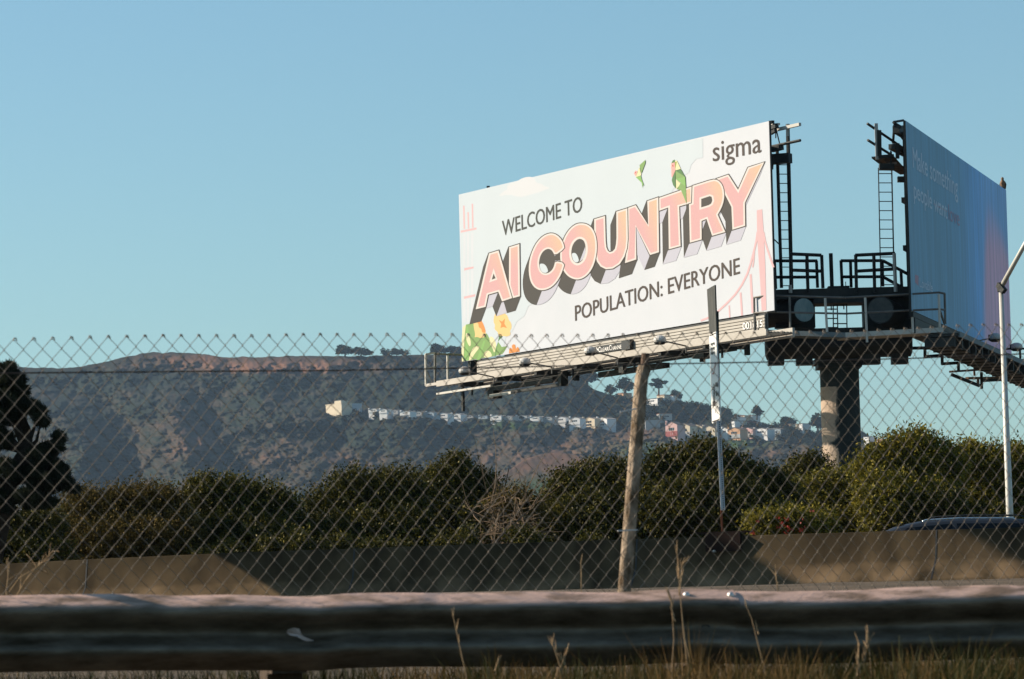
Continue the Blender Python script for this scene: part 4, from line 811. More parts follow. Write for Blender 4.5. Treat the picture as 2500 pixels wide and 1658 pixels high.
# unseen guide sign added out of view on the left, shaped to shade the barrier
def bq(s, q, z): return B0 * (1, 1, 0) + bdir * s + bn * q + EZ * z
sgx = -1.75; SV = np.array(SUN)
def caster(x, y):                                # where the sign must stand to throw its shadow on this spot of the barrier face
    W = on_plane(x, y, B0 * (1, 1, 0) + bn * .06, bn); sW = float(np.dot(W - B0, bdir)); t = (sW - sgx) / -float(np.dot(SV, bdir)); return .06 + t * float(np.dot(SV, bn)), float(W[2] + t * SV[2])
(qa, za), (qb, zb_), (qc, zc_) = caster(1800, 1340), caster(1985, 1438), caster(560, 1375)
gsn = thing('shade_caster_sign', bq(sgx, 2.0, 2.93), 'unseen green guide sign on two posts, added to shade the barrier', 'road sign')
MT['signgreen'] = mat('green_sign_sheet', (.02, .12, .06), .5)
m_ = MB(); m_.boxo(bq(sgx, .30, zc_), bn * (qb + .4), bdir * .05, EZ * (za - zc_)); m_.build('sign_panel', MT['signgreen'], gsn)
(qd, zd), (qe, ze) = caster(2310, 1300), caster(2440, 1362)
m_ = MB(); m_.boxo(bq(sgx, max(qa - .6, 1.0), zd + .12), bn * (qe + .5 - max(qa - .6, 1.0)), bdir * .05, EZ * .75); m_.build('wedge_shade_panel', MT['signgreen'], gsn)  # upper panel added to throw the wedge of shade at the right
for q in (.30 + qb * .62, .30 + qb * .95):
    m_ = MB(); m_.boxo(bq(sgx + .06, q, 2.9), bn * .14, bdir * .14, EZ * (za - 2.95)); m_.build('post', SG, gsn)
for q in (max(qa - .6, 1.0) + .5, qe): m_ = MB(); m_.boxo(bq(sgx + .06, q, za - .3), bn * .03, bdir * .03, EZ * (zd + .5 - za)); m_.build('bracket', SG, gsn)
print('SIGN', qa, za, qb, zc_, zd)

# ================================================================== EDGE-ON ROAD SIGN ON THE BARRIER
sy = bar_pt(1762)[1]
s1 = lambda x, y: (1650 + x / 3.92, 680 + y / 3.92)
sgn_ = thing('road_sign', P(1763, 1300, sy), 'narrow white road sign seen almost edge-on on a perforated post above the barrier', 'road sign')
MT['signwhite'] = mat('white_sign_sheet', (.68, .66, .62), .5, 0, .4, col2=(.76, .74, .70), scale=5)
MT['signdark'] = mat('dark_weathered_sign', (.035, .033, .028), .6, 0, .3, col2=(.10, .095, .08), scale=9, stretch=(4, 4, .25), lo=.4, hi=.7)
def slab(c4, Yl, Yr, th, m, name):
    tl, trr, brr, bl_ = c4; q = [P(*tl, Yl), P(*trr, Yr), P(*brr, Yr), P(*bl_, Yl)]
    mb = MB(); mb.prism(q, np.array([th, .0, 0])); return mb.build(name, m, sgn_)
YL, YR = sy + .50, sy - .03
wp = slab([s1(318, 532), s1(382, 508), s1(424, 1368), s1(346, 1387)], YL, YR, .02, MT['signwhite'], 'sign_panel'); tag(wp, 'sunlit white sign panel with black symbols')
dp = slab([s1(297, 105), s1(372, 62), s1(388, 508), s1(320, 526)], YL, YR, .02, MT['signdark'], 'sign_panel'); tag(dp, 'dark streaked upper sign panel')
nrm = unit(np.cross(P(*s1(382, 508), YR) - P(*s1(318, 532), YL), EZ)); nrm = nrm if nrm[0] < 0 else -nrm
po_ = P(*s1(382, 508), YR) + nrm * .006
def marks(polys, m, name):
    mb = MB()
    for pl_ in polys: mb.add([on_plane(*s1(x, y), po_, nrm) for x, y in pl_], [tuple(range(len(pl_)))])
    mb.build(name, m, wp)
rect = lambda x, y, w_, h_, k=0: [(x - w_ / 2, y - h_ / 2 + k), (x + w_ / 2, y - h_ / 2 - k), (x + w_ / 2, y + h_ / 2 - k), (x - w_ / 2, y + h_ / 2 + k)]
bars = []
for y in (628, 672, 716):
    for i, x in enumerate((336, 346, 356, 366)): bars.append(rect(x, y - (x - 336) * .35 + (i % 2) * 5, 5, 20 + 6 * (i % 2), 2))
marks(bars, MT['ink2'] if 'ink2' in MT else V['ink2'], 'lettering')
marks([rect(387, 1015, 17, 42, 3), [(381, 1080), (390, 1072), (400, 1105), (392, 1128), (383, 1122)], [(360, 1005), (366, 1010), (365, 1180), (357, 1185)], rect(360, 1196, 21, 42, 3), [(386, 1225), (404, 1215), (396, 1268), (391, 1270)], [(349, 1366), (420, 1342), (420, 1354), (349, 1378)], [(326, 545), (380, 518), (380, 524), (326, 552)], [(374, 1175), (380, 1175), (381, 1290), (376, 1290)]], V['ink'], 'symbol')
marks([[(372, 806), (380, 802), (379, 818), (372, 820)], [(373, 815), (377, 815), (362, 905), (358, 905)], [(348, 905), (362, 900), (360, 915), (348, 920)]], mat('red_sign_ink', (.35, .07, .06), .5), 'symbol')
pp = MB(); a, b_ = P(1754.5, 1027, sy), P(1765, 1246, sy); bh = MB(); bh.bar(P(1752, 760, sy + .25), P(1757, 1040, sy + .2), .03, .03, 0, up=(0, 1, 0)); bh.build('panel_bracket', SD, sgn_); pp.bar(a, b_, .062, .062, 0, up=(0, 1, 0)); ppo = pp.build('perforated_post', mat('pale_blue_grey_tube', (.34, .37, .40), .5, .2, .5, col2=(.44, .47, .5), scale=10), sgn_)
ho = MB()
for t in np.linspace(.02, .99, 42):
    c = a + (b_ - a) * t + np.array([.008, -.0335, 0]); ho.lathe(c, [(.0, 0), (.0085, 0), (.0085, .002)], 8, 0, (0, -1, 0))
ho.build('post_holes', MT['black'], ppo)
rp_ = MB(); rp_.bar(P(1761, 1244, sy + .01), P(1764, 1304, sy + .01), .03, .03, 0, up=(0, 1, 0)); rp_.build('rusty_stub', mat('orange_rust', (.26, .075, .03), .85, 0, .2, col2=(.16, .05, .025), scale=30), sgn_)
bk_ = MB(); c = P(1772, 1323, sy); bk_.boxo(c + bn * .06 - bdir * .27 - EZ * .14, bdir * .54, bn * .07, EZ * .27); bk_.boxo(c - bn * .2 - bdir * .45 + EZ * .13, bdir * .8, bn * .26, EZ * .022)
bko = bk_.build('mounting_bracket', MT['rust'], sgn_)
for x, y in [(1749, 1346), (1794, 1345)]:
    b_ = MB(); b_.lathe(P(x, y, sy) + bn * .10, [(.018, -.06), (.018, .012), (.011, .024), (0, .026)], 10, 0, bn); b_.build('bolt', MT['bolt'], bko)

# ================================================================== STREET LAMP
lm = thing('street_lamp', P(2466, 1300, 80) * (1, 1, 0) + EZ * 2.9, 'slim pale lamp post with an angled arm at the right edge of the picture', 'street lamp')
MT['lpole'] = mat('pale_painted_pole', (.46, .44, .38), .5, .1, .5, col2=(.54, .52, .46), scale=4)
t = MB(); pa, pb = P(2443.5, 700, 80), P(2466, 1275, 80); pc = pb + (pb - pa) * ((pb[2] - 2.88) / (pa[2] - pb[2])); t.tube([pc, pb, pa], [.072, .068, .042], 14); t.build('pole', MT['lpole'], lm, smooth=True)
t = MB(); j = P(2444, 702, 80); e1 = P(2500, 600, 79.6); e2 = P(2600, 425, 79); e3 = P(2680, 395, 78.6); t.tube([j, e1, e2, e3], [.046, .042, .036, .03], 12); t.build('arm', MT['lpole'], lm, smooth=True)
t = MB(); t.tube([P(2440, 690, 80), P(2441, 712, 80)], .05, 12); t.bar(P(2438, 695, 80), P(2452, 712, 79.9), .1, .1); t.build('arm_bracket', SD, lm)
t = MB(); t.lathe(e3, [(.02, -.02), (.10, .05), (.13, .25), (.10, .48), (.03, .56)], 12, 0, unit(e3 - e2) * (1, 1, .2), sy=.55); t.build('lamp_head', MT['lamp'], lm, smooth=True)

# ================================================================== CAR
CARY = 74.2; roof = P(2350, 1262, CARY); cz = 2.93; hcar = roof[2] - cz - .02; nose = P(2251, 1263, CARY)[0] - 2.22
car = thing('parked_car', (nose + 2.3, CARY + .9, cz), 'dark blue-grey car with roof rails, only its roof showing above the barrier', 'car')
MT['carpaint'] = mat('dark_blue_grey_paint', (.022, .026, .032), .4, .2, .4, coat=.2); MT['glass'] = mat('dark_car_glass', (.006, .007, .008), .25, 0, .25); MT['tyre'] = mat('black_rubber', (.015, .015, .015), .85)
MT['chrome'] = mat('bright_trim', (.7, .68, .64), .2, .9, .5)
sec = [(0.0, .34, .62, .62), (.12, .26, .74, .78), (.6, .2, .86, .86), (1.05, .2, .94, .89), (1.9, .2, .98, .90), (3.0, .2, .99, .90), (4.2, .22, 1.0, .89), (4.75, .28, .98, .86), (4.95, .36, .9, .78)]
v = []; f = []
rr_ = 14
for l_, zb, zt2, hw in sec:
    for j in range(rr_):
        q = 2 * math.pi * j / rr_; cx2, sz2 = math.cos(q), math.sin(q); ex = lambda t: math.copysign(abs(t) ** .45, t)
        v.append((nose + l_, CARY + .9 + hw * ex(cx2), cz + (zb + zt2) / 2 + (zt2 - zb) / 2 * ex(sz2)))
for i in range(len(sec) - 1):
    for j in range(rr_): f.append((i * rr_ + j, i * rr_ + (j + 1) % rr_, (i + 1) * rr_ + (j + 1) % rr_, (i + 1) * rr_ + j))
f += [tuple(range(rr_))[::-1], tuple(range((len(sec) - 1) * rr_, len(sec) * rr_))]
mesh_obj('body', v, f, MT['carpaint'], car, smooth=True)
k_ = hcar
gh = [(1.0, .93, .95, .84), (1.42, .93, k_ - .28, .79), (1.79, .93, k_ - .115, .74), (2.05, .93, k_ - .055, .71), (2.25, .93, k_ - .02, .70), (2.9, .93, k_, .69), (3.6, .93, k_ - .005, .69), (4.2, .93, k_ - .03, .68), (4.6, .93, k_ - .14, .68), (4.86, .93, 1.06, .72)]
v = []; f = []; g = []
for l_, zb, zt2, hw in gh:
    hb = .86; zs = zt2 - .055
    for yy, z_ in [(-hb, zb), (-hw - .02, max(zb, zs)), (-hw + .07, max(zb, zt2 - .012)), (0, zt2 + .012), (hw - .07, max(zb, zt2 - .012)), (hw + .02, max(zb, zs)), (hb, zb)]: v.append((nose + l_, CARY + .9 + yy, cz + z_))
for i in range(len(gh) - 1):
    for j in range(6): f.append((i * 7 + j, i * 7 + j + 1, (i + 1) * 7 + j + 1, (i + 1) * 7 + j)); g.append(1 if j in (0, 5) else (1 if i < 2 and False else 0))
mesh_obj('cabin', v, f, [MT['carpaint'], MT['carpaint']], car, smooth=True)
for sd in (-1, 1):
    for wl in ([(1.62, .98), (1.98, k_ - .14), (2.75, k_ - .085), (2.78, .98)], [(2.86, .98), (2.83, k_ - .085), (4.1, k_ - .11), (4.5, k_ - .24), (4.66, .99)]):
        q = []
        for l_, z_ in wl:
            tt_ = (z_ - .93) / (k_ - .075 - .93); q.append((nose + l_, CARY + .9 + sd * (.868 - (.868 - .725) * tt_ + .006), cz + z_))
        mb = MB(); mb.prism(q, (0, sd * .006, 0)); mb.build('side_window', MT['glass'], car)
    mb = MB(); yy = CARY + .9 + sd * .60; mb.tube([(nose + 2.35, yy, cz + k_ + .0), (nose + 2.42, yy, cz + k_ + .035), (nose + 3.0, yy, cz + k_ + .055), (nose + 3.95, yy, cz + k_ + .035), (nose + 4.1, yy, cz + k_ - .03)], .016, 8); mb.build('roof_rail', MT['chrome'] if sd > 0 else SD, car, smooth=True)
    for l_ in (.85, 3.9):
        mb = MB(); mb.lathe((nose + l_, CARY + .9 + sd * .78 - .1, cz + .33), [(.18, 0), (.31, .0), (.33, .03), (.33, .17), (.31, .2), (.18, .2)], 24, 0, (0, 1, 0)); wo = mb.build('wheel', MT['tyre'], car)
        mb = MB(); mb.lathe((nose + l_, CARY + .9 + sd * .78 - .105, cz + .33), [(.02, 0), (.2, .0), (.21, .21), (.02, .21)], 20, 0, (0, 1, 0)); mb.build('rim', SG, wo)
    mb = MB(); mb.lathe((nose + .1, CARY + .9 + sd * .58, cz + .66), [(.0, -.08), (.09, -.06), (.12, .03), (.09, .08), (0, .1)], 10, 0, (1, 0, 0), sx=.6, sy=1.4); mb.build('headlight', MT['chrome'], car, smooth=True)
mb = MB(); mb.add([(nose + 1.08, CARY + .9 - .72, cz + .985), (nose + 1.08, CARY + .9 + .72, cz + .985), (nose + 1.95, CARY + .9 + .60, cz + k_ - .055), (nose + 1.95, CARY + .9 - .60, cz + k_ - .055)], [(0, 1, 2, 3)]); mb.build('windscreen', MT['glass'], car)
#@@NEXT
# ================================================================== PLANTS
def leaf_quads(c, size, rg, up=.25, asp=.5, outward=None):
    n = len(c); a = rg.normal(size=(n, 3)); a[:, 2] += up
    if outward is not None: a += outward * (1.6 if asp < .1 else .8)
    a /= np.linalg.norm(a, axis=1, keepdims=True); b = np.cross(a, rg.normal(size=(n, 3))); b /= np.linalg.norm(b, axis=1, keepdims=True)
    L = size * rg.uniform(.7, 1.35, n); a = a * L[:, None] / 2; b = b * (L * asp)[:, None] / 2
    v = np.stack([c - a, c + b - a * .1, c + a, c - b - a * .1], 1).reshape(-1, 3); return v, np.arange(4 * n).reshape(-1, 4)
def crown(lobes, Y, dens, size, rg, asp=.5, clump=.11, fill=.3, back=.45, up=.25, lump=.22):
    """leaves gathered in sprays over a union of ellipsoids given as (px, py, rx, ry[, dy])"""
    sc = Y / FPX; allc = []; allo = []; allt = []; alls = []
    L = [(P(l[0], l[1], Y + (l[4] if len(l) > 4 else 0)), l[2] * sc, l[3] * sc) for l in lobes]
    for c, rx, rz in L:
        ry = min(max(.55 * rx + .35 * rz, .5), 2.2); area = 4 * math.pi * ((rx * rz) ** .8 + (rx * ry) ** .8 + (ry * rz) ** .8) / 3
        n = int(area * dens); ncl = max(8, int(n / 26))
        d = rg.normal(size=(ncl * 3, 3)); d /= np.linalg.norm(d, axis=1, keepdims=True); d = d[d[:, 1] < back][:ncl]; ncl = len(d)
        lum = 1 - lump + 2 * lump * vnoise(d[:, 0] * 2.6 + c[0] * 3 + 30, d[:, 2] * 2.6 + d[:, 1] * 2 + 30, 71, 3)
        cc = c + d * np.array([rx, ry, rz]) * (lum * rg.uniform(.82, 1.02, ncl))[:, None]
        k = rg.integers(0, ncl, n); sp = rg.normal(size=(n, 3)) * clump * np.array([1, 1, .8]) * rg.uniform(.4, 1.3, ncl)[k][:, None]
        pts = cc[k] + sp; tn = rg.uniform(0, 1, ncl)[k] * .55 + rg.uniform(0, 1, n) * .45
        allc.append(pts); allo.append(d[k]); allt.append(tn); alls.append(np.ones(n))
        nf = int(n * fill); d2 = rg.normal(size=(nf, 3)); d2 /= np.linalg.norm(d2, axis=1, keepdims=True); rad = rg.uniform(.3, .86, nf)
        allc.append(c + d2 * np.array([rx, ry, rz]) * rad[:, None]); allo.append(d2); allt.append(rg.uniform(0, .6, nf)); alls.append(np.full(nf, 2.1))
    pts = np.concatenate(allc); out = np.concatenate(allo); tn = np.concatenate(allt)
    keep = np.ones(len(pts), bool)                       # drop leaves buried deep inside another lobe
    for c, rx, rz in L:
        ry = min(max(.55 * rx + .35 * rz, .5), 2.2); q = (pts - c) / np.array([rx, ry, rz]); keep &= ~((q ** 2).sum(1) < .07)
    gz_ = ground_z(pts[:, 1]); keep &= pts[:, 2] > gz_ + .02
    pts, out, tn = pts[keep], out[keep], tn[keep]
    szs = np.concatenate(alls)[keep]; v, f = leaf_quads(pts, szs * size, rg, up, asp, out); return v, f, tn, L
def stems(L, base, rg, r=.05, n=3, m=None):
    mb = MB()
    for c, rx, rz in L:
        for i in range(n):
            e = c + rg.normal(size=3) * np.array([rx, .3 * rx, rz]) * .5; b = base + np.array([rg.normal() * .12, rg.normal() * .12, 0]) + (np.array([c[0], c[1], 0]) - np.array([base[0], base[1], 0])) * .35
            b[2] = base[2] - .03; mid = (b + e) / 2 + rg.normal(size=3) * .12; mb.tube([b, mid, e], [r, r * .65, r * .2], 6)
    return mb
LM = dict(dark=leaf_mat('glossy_dark_leaves', [(.010, .013, .003), (.030, .033, .005), (.092, .078, .012), (.20, .165, .028)], .5, .14, .08),
          brown=leaf_mat('brownish_olive_leaves', [(.020, .015, .004), (.065, .048, .010), (.115, .080, .018), (.22, .15, .04)], .7, .15, .08),
          light=leaf_mat('yellow_green_leaves', [(.026, .030, .004), (.085, .082, .010), (.18, .15, .016), (.31, .24, .032)], .6, .22, .1),
          pine=leaf_mat('dark_pine_needles', [(.006, .010, .005), (.014, .020, .008), (.026, .030, .011)], .7, .08, .1),
          far=leaf_mat('far_tree_leaves', [(.012, .020, .010), (.022, .032, .015), (.036, .046, .02)], .8, .1, .1),
          red=leaf_mat('red_flowers', [(.16, .015, .008), (.28, .03, .015)], .6, .2, .2))
BARK = mat('grey_brown_bark', (.06, .045, .03), .9, 0, .2, col2=(.12, .095, .07), scale=8, bump=.4)
def shrub(name, label, cat, lobes, Y, mt, dens=600, size=.062, asp=.5, group=None, seed=0, clump=.11, fill=.3, up=.25, flowers=None):
    rg = np.random.default_rng(100 + seed); v, f, tn, L = crown(lobes, Y, dens, size, rg, asp, clump, fill, up=up)
    bx = np.mean([c[0] for c, a, b in L]); gz0 = float(ground_z(Y)); t = thing(name, (bx, Y, gz0), label, cat, group)
    mesh_obj('crown', v, f, LM[mt], t, fattr={'tint': ('FACE', tn)})
    stems(L, np.array([bx, Y, gz0]), rg).build('trunk', BARK, t, smooth=True)
    return t, L, rg
G_ = 'bushes behind the barrier'
shrub('bush', 'brownish olive bush behind the barrier just right of the dark pine', 'bush', [(225, 1250, 85, 60), (320, 1240, 90, 58), (400, 1250, 70, 66), (300, 1330, 150, 70, -.6), (440, 1330, 60, 80, -.5), (180, 1330, 70, 70, -.5)], 80, 'brown', 1054, 0.052, group=G_, seed=1)
shrub('bush', 'glossy green bush with an uneven two-humped top right of the brownish bush', 'bush', [(500, 1205, 42, 48), (560, 1225, 60, 60), (635, 1235, 62, 55), (690, 1255, 38, 50), (570, 1320, 120, 75, -.6), (670, 1330, 70, 60, -.6)], 81, 'dark', 1020, 0.067, group=G_, seed=2)
shrub('bush', 'broad dome-shaped dark bush whose left slope borders the hillside gap', 'bush', [(790, 1260, 60, 64), (860, 1220, 70, 74), (940, 1218, 70, 70), (1000, 1225, 50, 78), (850, 1320, 150, 70, -.7), (980, 1320, 90, 80, -.7), (730, 1340, 60, 60, -.5)], 82, 'dark', 952, 0.062, group=G_, seed=3)
shrub('bush', 'tallest pointed dark bush below the left end of the sunlit sign panel', 'bush', [(1075, 1195, 55, 62), (1115, 1180, 48, 64), (1112, 1125, 14, 16), (1165, 1205, 50, 66), (1205, 1240, 40, 70), (1110, 1300, 120, 90, -.5), (1040, 1270, 60, 90, -.4)], 84, 'dark', 952, 0.062, group=G_, seed=4)
tw_, Lt, rg = shrub('bush', 'scrubby half-bare bush with tangled pale twigs', 'bush', [(1265, 1240, 52, 52), (1300, 1270, 28, 48), (1215, 1270, 46, 60), (1260, 1340, 110, 60)], 81.5, 'brown', 714, 0.052, group=G_, seed=5)
mb = MB()
for i in range(120):
    x, y = 1165 + rg.random() * 130, 1225 + rg.random() * 110; a = P(x, y, 80.2 + rg.normal() * .2); q = [a]; d = rg.normal(size=3) * .1 + np.array([.06, 0, .02])
    for k in range(4): d = d + rg.normal(size=3) * .05; q.append(q[-1] + d)
    mb.tube(q, [.010, .009, .007, .006, .003], 4)
mb.tube([P(1152, 1280, 80), P(1156, 1296, 80), P(1166, 1301, 80), P(1180, 1297, 80)], .012, 5)
mb.build('twig_tangle', mat('pale_bare_twigs', (.17, .12, .075), .9, 0, .2), tw_)
shrub('bush', 'rounded dark bush behind the lower half of the leaning fence post', 'bush', [(1375, 1205, 44, 58), (1430, 1190, 60, 62), (1500, 1185, 62, 62), (1350, 1270, 48, 70), (1440, 1290, 130, 90, -.7), (1550, 1250, 60, 90, -.4)], 83, 'dark', 952, 0.062, group=G_, seed=6)
shrub('bush', 'largest domed dark bush behind the edge-on road sign', 'bush', [(1625, 1170, 66, 78), (1712, 1150, 80, 76), (1790, 1180, 60, 74), (1850, 1215, 58, 82), (1900, 1230, 50, 90), (1720, 1250, 170, 90, -.8), (1600, 1270, 80, 70, -.6), (1850, 1280, 110, 60, -.6)], 82.5, 'dark', 986, 0.067, group=G_, seed=7)
shrub('bush', 'small dark bush tucked against the left foot of the billboard pillar', 'bush', [(1945, 1175, 38, 52), (1990, 1162, 38, 54), (1970, 1230, 60, 60)], 90, 'dark', 850, 0.067, group=G_, seed=8)
shrub('bush', 'yellow-green bush covering the foot of the billboard pillar', 'bush', [(1980, 1225, 62, 62), (2045, 1210, 70, 62), (2090, 1205, 50, 60), (2000, 1290, 120, 60, -.4), (2110, 1270, 60, 60, -.3)], 86.5, 'light', 952, 0.071, .42, G_, seed=9, up=.1)
shrub('bush', 'large yellow-green bush with an upswept top right of the pillar', 'bush', [(2135, 1170, 52, 78), (2190, 1135, 56, 78), (2240, 1112, 50, 64), (2275, 1150, 48, 80), (2320, 1150, 34, 56), (2180, 1240, 90, 90, -.6), (2285, 1215, 40, 50, -.5)], 85, 'light', 884, 0.081, .4, G_, seed=10, clump=.13)
shrub('bush', 'yellow-green bush behind the car, left of the lamp post', 'bush', [(2362, 1122, 46, 46), (2425, 1130, 34, 42), (2410, 1180, 52, 60), (2400, 1240, 60, 50)], 86, 'light', 884, 0.076, .4, G_, seed=11)
shrub('bush', 'yellow-green bush at the right edge behind the lamp post', 'bush', [(2490, 1140, 46, 54), (2540, 1140, 50, 60), (2500, 1220, 70, 70), (2600, 1200, 70, 90)], 86.5, 'light', 884, 0.076, .4, G_, seed=12)
shrub('bush', 'dark shaded bush low behind the car roof', 'bush', [(2310, 1240, 60, 44), (2240, 1260, 70, 40), (2400, 1262, 70, 30)], 84, 'dark', 714, 0.067, group=G_, seed=13)
shrub('bush', 'low green bush at the left edge under the pine', 'bush', [(20, 1300, 70, 52), (105, 1290, 62, 52), (-60, 1310, 80, 70), (60, 1355, 110, 50, -.4)], 77, 'dark', 952, 0.057, group=G_, seed=14)
rb, Lr, rg = shrub('flowering_shrub', 'low shrub dotted with red flowers on top of the barrier', 'shrub', [(1870, 1275, 44, 30), (1930, 1270, 50, 34), (1990, 1285, 46, 28)], 78, 'light', 816, 0.057, seed=15)
c = []
for _ in range(20):
    x, y = rg.choice([1845, 1868, 1885, 1898, 1920, 1938, 1955, 1962, 1985]) + rg.normal() * 6, 1285 + rg.normal() * 13 - (rg.random() < .25) * 22
    for k in range(5): c.append(P(x, y, 77.2 + rg.normal() * .1) + rg.normal(size=3) * .022)
v, f = leaf_quads(np.array(c), .05, rg, .2, .7); mesh_obj('flower_cluster', v, f, LM['red'], rb, fattr={'tint': ('FACE', rg.random(len(f)))})
for k_, (xs_, w_) in enumerate([((-40, 90, 6), 0)]): pass
# shaded undergrowth right behind the barrier
shrub('bush', 'long low dark undergrowth along the barrier below the domed bushes', 'undergrowth', [(x + 30 * math.sin(x), 1362 - .028 * x, 50 + 24 * math.sin(x * 1.7), 26 + 18 * math.sin(x * .9)) for x in range(480, 1500, 85)], 79, 'dark', 561, 0.057, seed=16)
# pine
rg = np.random.default_rng(77)
pn_ = thing('pine_tree', P(-20, 1400, 74) * (1, 1, 0) + EZ * 2.9, 'dark pine tree cut by the left edge of the picture', 'pine tree')
PL = [(18, 908, 20, 22), (34, 930, 22, 24), (-15, 935, 42, 40), (50, 956, 16, 18), (-60, 980, 60, 50), (10, 975, 36, 30), (66, 996, 30, 18), (96, 1006, 14, 14), (100, 1030, 12, 8), (20, 1020, 34, 22), (-70, 1060, 56, 60), (-5, 1075, 36, 34), (90, 1112, 18, 7), (118, 1096, 13, 9), (146, 1074, 4, 16), (140, 1092, 10, 9), (112, 1134, 30, 20), (150, 1150, 13, 20), (60, 1160, 44, 28), (160, 1176, 11, 12), (178, 1192, 8, 5), (-20, 1160, 70, 50), (112, 1186, 40, 30), (20, 1225, 80, 40), (105, 1228, 34, 18), (-80, 1230, 80, 60)]
SUBL = []
for a, b_, c_, d_ in PL:
    SUBL.append((a, b_, c_ * .72, d_ * .62))
    for k in range(6):
        q = rg.uniform(-.5, math.pi + .5); SUBL.append((a + c_ * .72 * math.cos(q), b_ - d_ * .62 * math.sin(q), max(4, c_ * rg.uniform(.16, .32)), max(4, d_ * rg.uniform(.18, .36)), rg.normal() * .25))
v, f, tn, L = crown(SUBL, 74, 1500, .12, rg, .09, .03, .05, up=.8, lump=.5)
mesh_obj('crown', v, f, LM['pine'], pn_, fattr={'tint': ('FACE', tn)})
mb = MB(); tp = [P(-60, 1420, 74) * (1, 1, 0) + EZ * 2.85, P(20, 1180, 74), P(62, 1105, 74), P(66, 1060, 74), P(40, 990, 74), P(28, 910, 74)]; mb.tube(tp, [.22, .17, .13, .1, .07, .03], 10)
mb.tube([tp[1], P(100, 1160, 73.8), P(150, 1095, 73.8)], [.09, .06, .02], 7)
for c, rx, rz in L[::7]: mb.tube([tp[2] if c[2] > tp[2][2] else tp[1], (c + tp[2]) / 2 + rg.normal(size=3) * .06, c], [.05, .035, .012], 6)
mb.build('trunk', mat('dark_pine_bark', (.022, .016, .011), .95, 0, .1, col2=(.045, .034, .024), scale=10, bump=.5), pn_, smooth=True)

# ------------------------------------------------------------------ far trees, copied
def far_tree(kind, seed):
    rg = np.random.default_rng(seed); c = []; t = []
    sets = dict(round=[(0, 0, .45, .40, .46)], cypress=[(0, 0, .52, .42, .30), (-.15, 0, .72, .25, .20), (.2, 0, .40, .30, .22), (-.2, 0, .35, .26, .2)], umbrella=[(-.25, 0, .50, .30, .26), (.22, 0, .46, .32, .26), (0, 0, .66, .34, .22), (.3, 0, .26, .2, .16)],
                pine=[(-.1, 0, .80, .22, .13), (.18, 0, .66, .24, .09), (-.22, 0, .56, .18, .08), (.05, 0, .45, .2, .09)], tall=[(0, 0, .72, .22, .24), (.06, 0, .42, .26, .2), (-.1, 0, .55, .2, .2)])[kind]
    sets = [(x + q * r * rg.uniform(-.75, .75), y + q * r * rg.uniform(-.5, .5), z + q * h * rg.uniform(-.5, .9), r * (1 - q * rg.uniform(.4, .6)), h * (1 - q * rg.uniform(.3, .5))) for x, y, z, r, h in sets for q in (0, 1, 1, 1, 1)]
    for x, y, z, r, h in sets:
        n = int(120 * r / .3); d = rg.normal(size=(n, 3)); d /= np.linalg.norm(d, axis=1, keepdims=True); d *= rg.uniform(.45, 1.05, n)[:, None]
        c.append(np.array([x, y, z]) + d * np.array([r, r, h])); t.append(rg.random(n))
    c = np.concatenate(c); t = np.concatenate(t); v, f = leaf_quads(c, .12, rg, .2, .75)
    base = thing('tree', (0, 0, 0), None, 'tree'); mesh_obj('crown', v, f, LM['far'], base, fattr={'tint': ('FACE', t)})
    mb = MB(); mb.tube([(0, 0, -.12), (.02, 0, .35), (0, 0, .75)], [.05, .035, .012], 6)
    for x, y, z, r, h in sets: mb.tube([(.01, 0, .3), (x * .7, 0, z - .05), (x, 0, z)], [.025, .018, .008], 5)
    mb.build('trunk', BARK, base); return base
proto = {k: far_tree(k, 200 + i) for i, k in enumerate(['round', 'cypress', 'umbrella', 'pine', 'tall'])}
used = set()
def place_tree(kind, x, y, wpx, hpx, label, group, lift=2):
    """foot of the tree at photo pixel x, y on the hillside"""
    src = proto[kind]
    if kind in used:
        t = src.copy(); C.objects.link(t)
        for ch in list(src.children): k = ch.copy(); C.objects.link(k); k.parent = t
    else: t = src; used.add(kind)
    g = hill_pt(x, y, lift); s = g[1] / FPX; t.location = tuple(g); t.scale = (wpx * s / (.72 if kind != 'tall' else .5), wpx * s / .72, hpx * s / .98); t.rotation_euler = (0, 0, random.uniform(-.5, .5))
    t['label'] = label; t['category'] = 'tree'; t['group'] = group; return t
GR = 'trees on the skyline ridge'
for k, x, y, w_, h_, lb_ in [('cypress', 842, 871, 36, 33, 'leftmost and tallest dark tree on the bare skyline ridge'), ('umbrella', 881, 871, 38, 25, 'wide low tree beside the leftmost tall tree on the ridge'), ('round', 945, 871, 28, 21, 'leftmost of the clustered trees in the middle of the ridge'),
                         ('cypress', 968, 871, 22, 24, 'middle tree of the cluster on the ridge'), ('round', 990, 870, 26, 18, 'rightmost tree of the cluster on the ridge'), ('cypress', 1071, 869, 34, 34, 'leaning dark tree on the ridge above the catwalk end railing'),
                         ('umbrella', 1113, 870, 44, 27, 'umbrella-shaped tree on the ridge partly behind the sunlit panel')]: place_tree(k, x, y, w_, h_, lb_, GR)
GK = 'trees on the right-hand knoll'
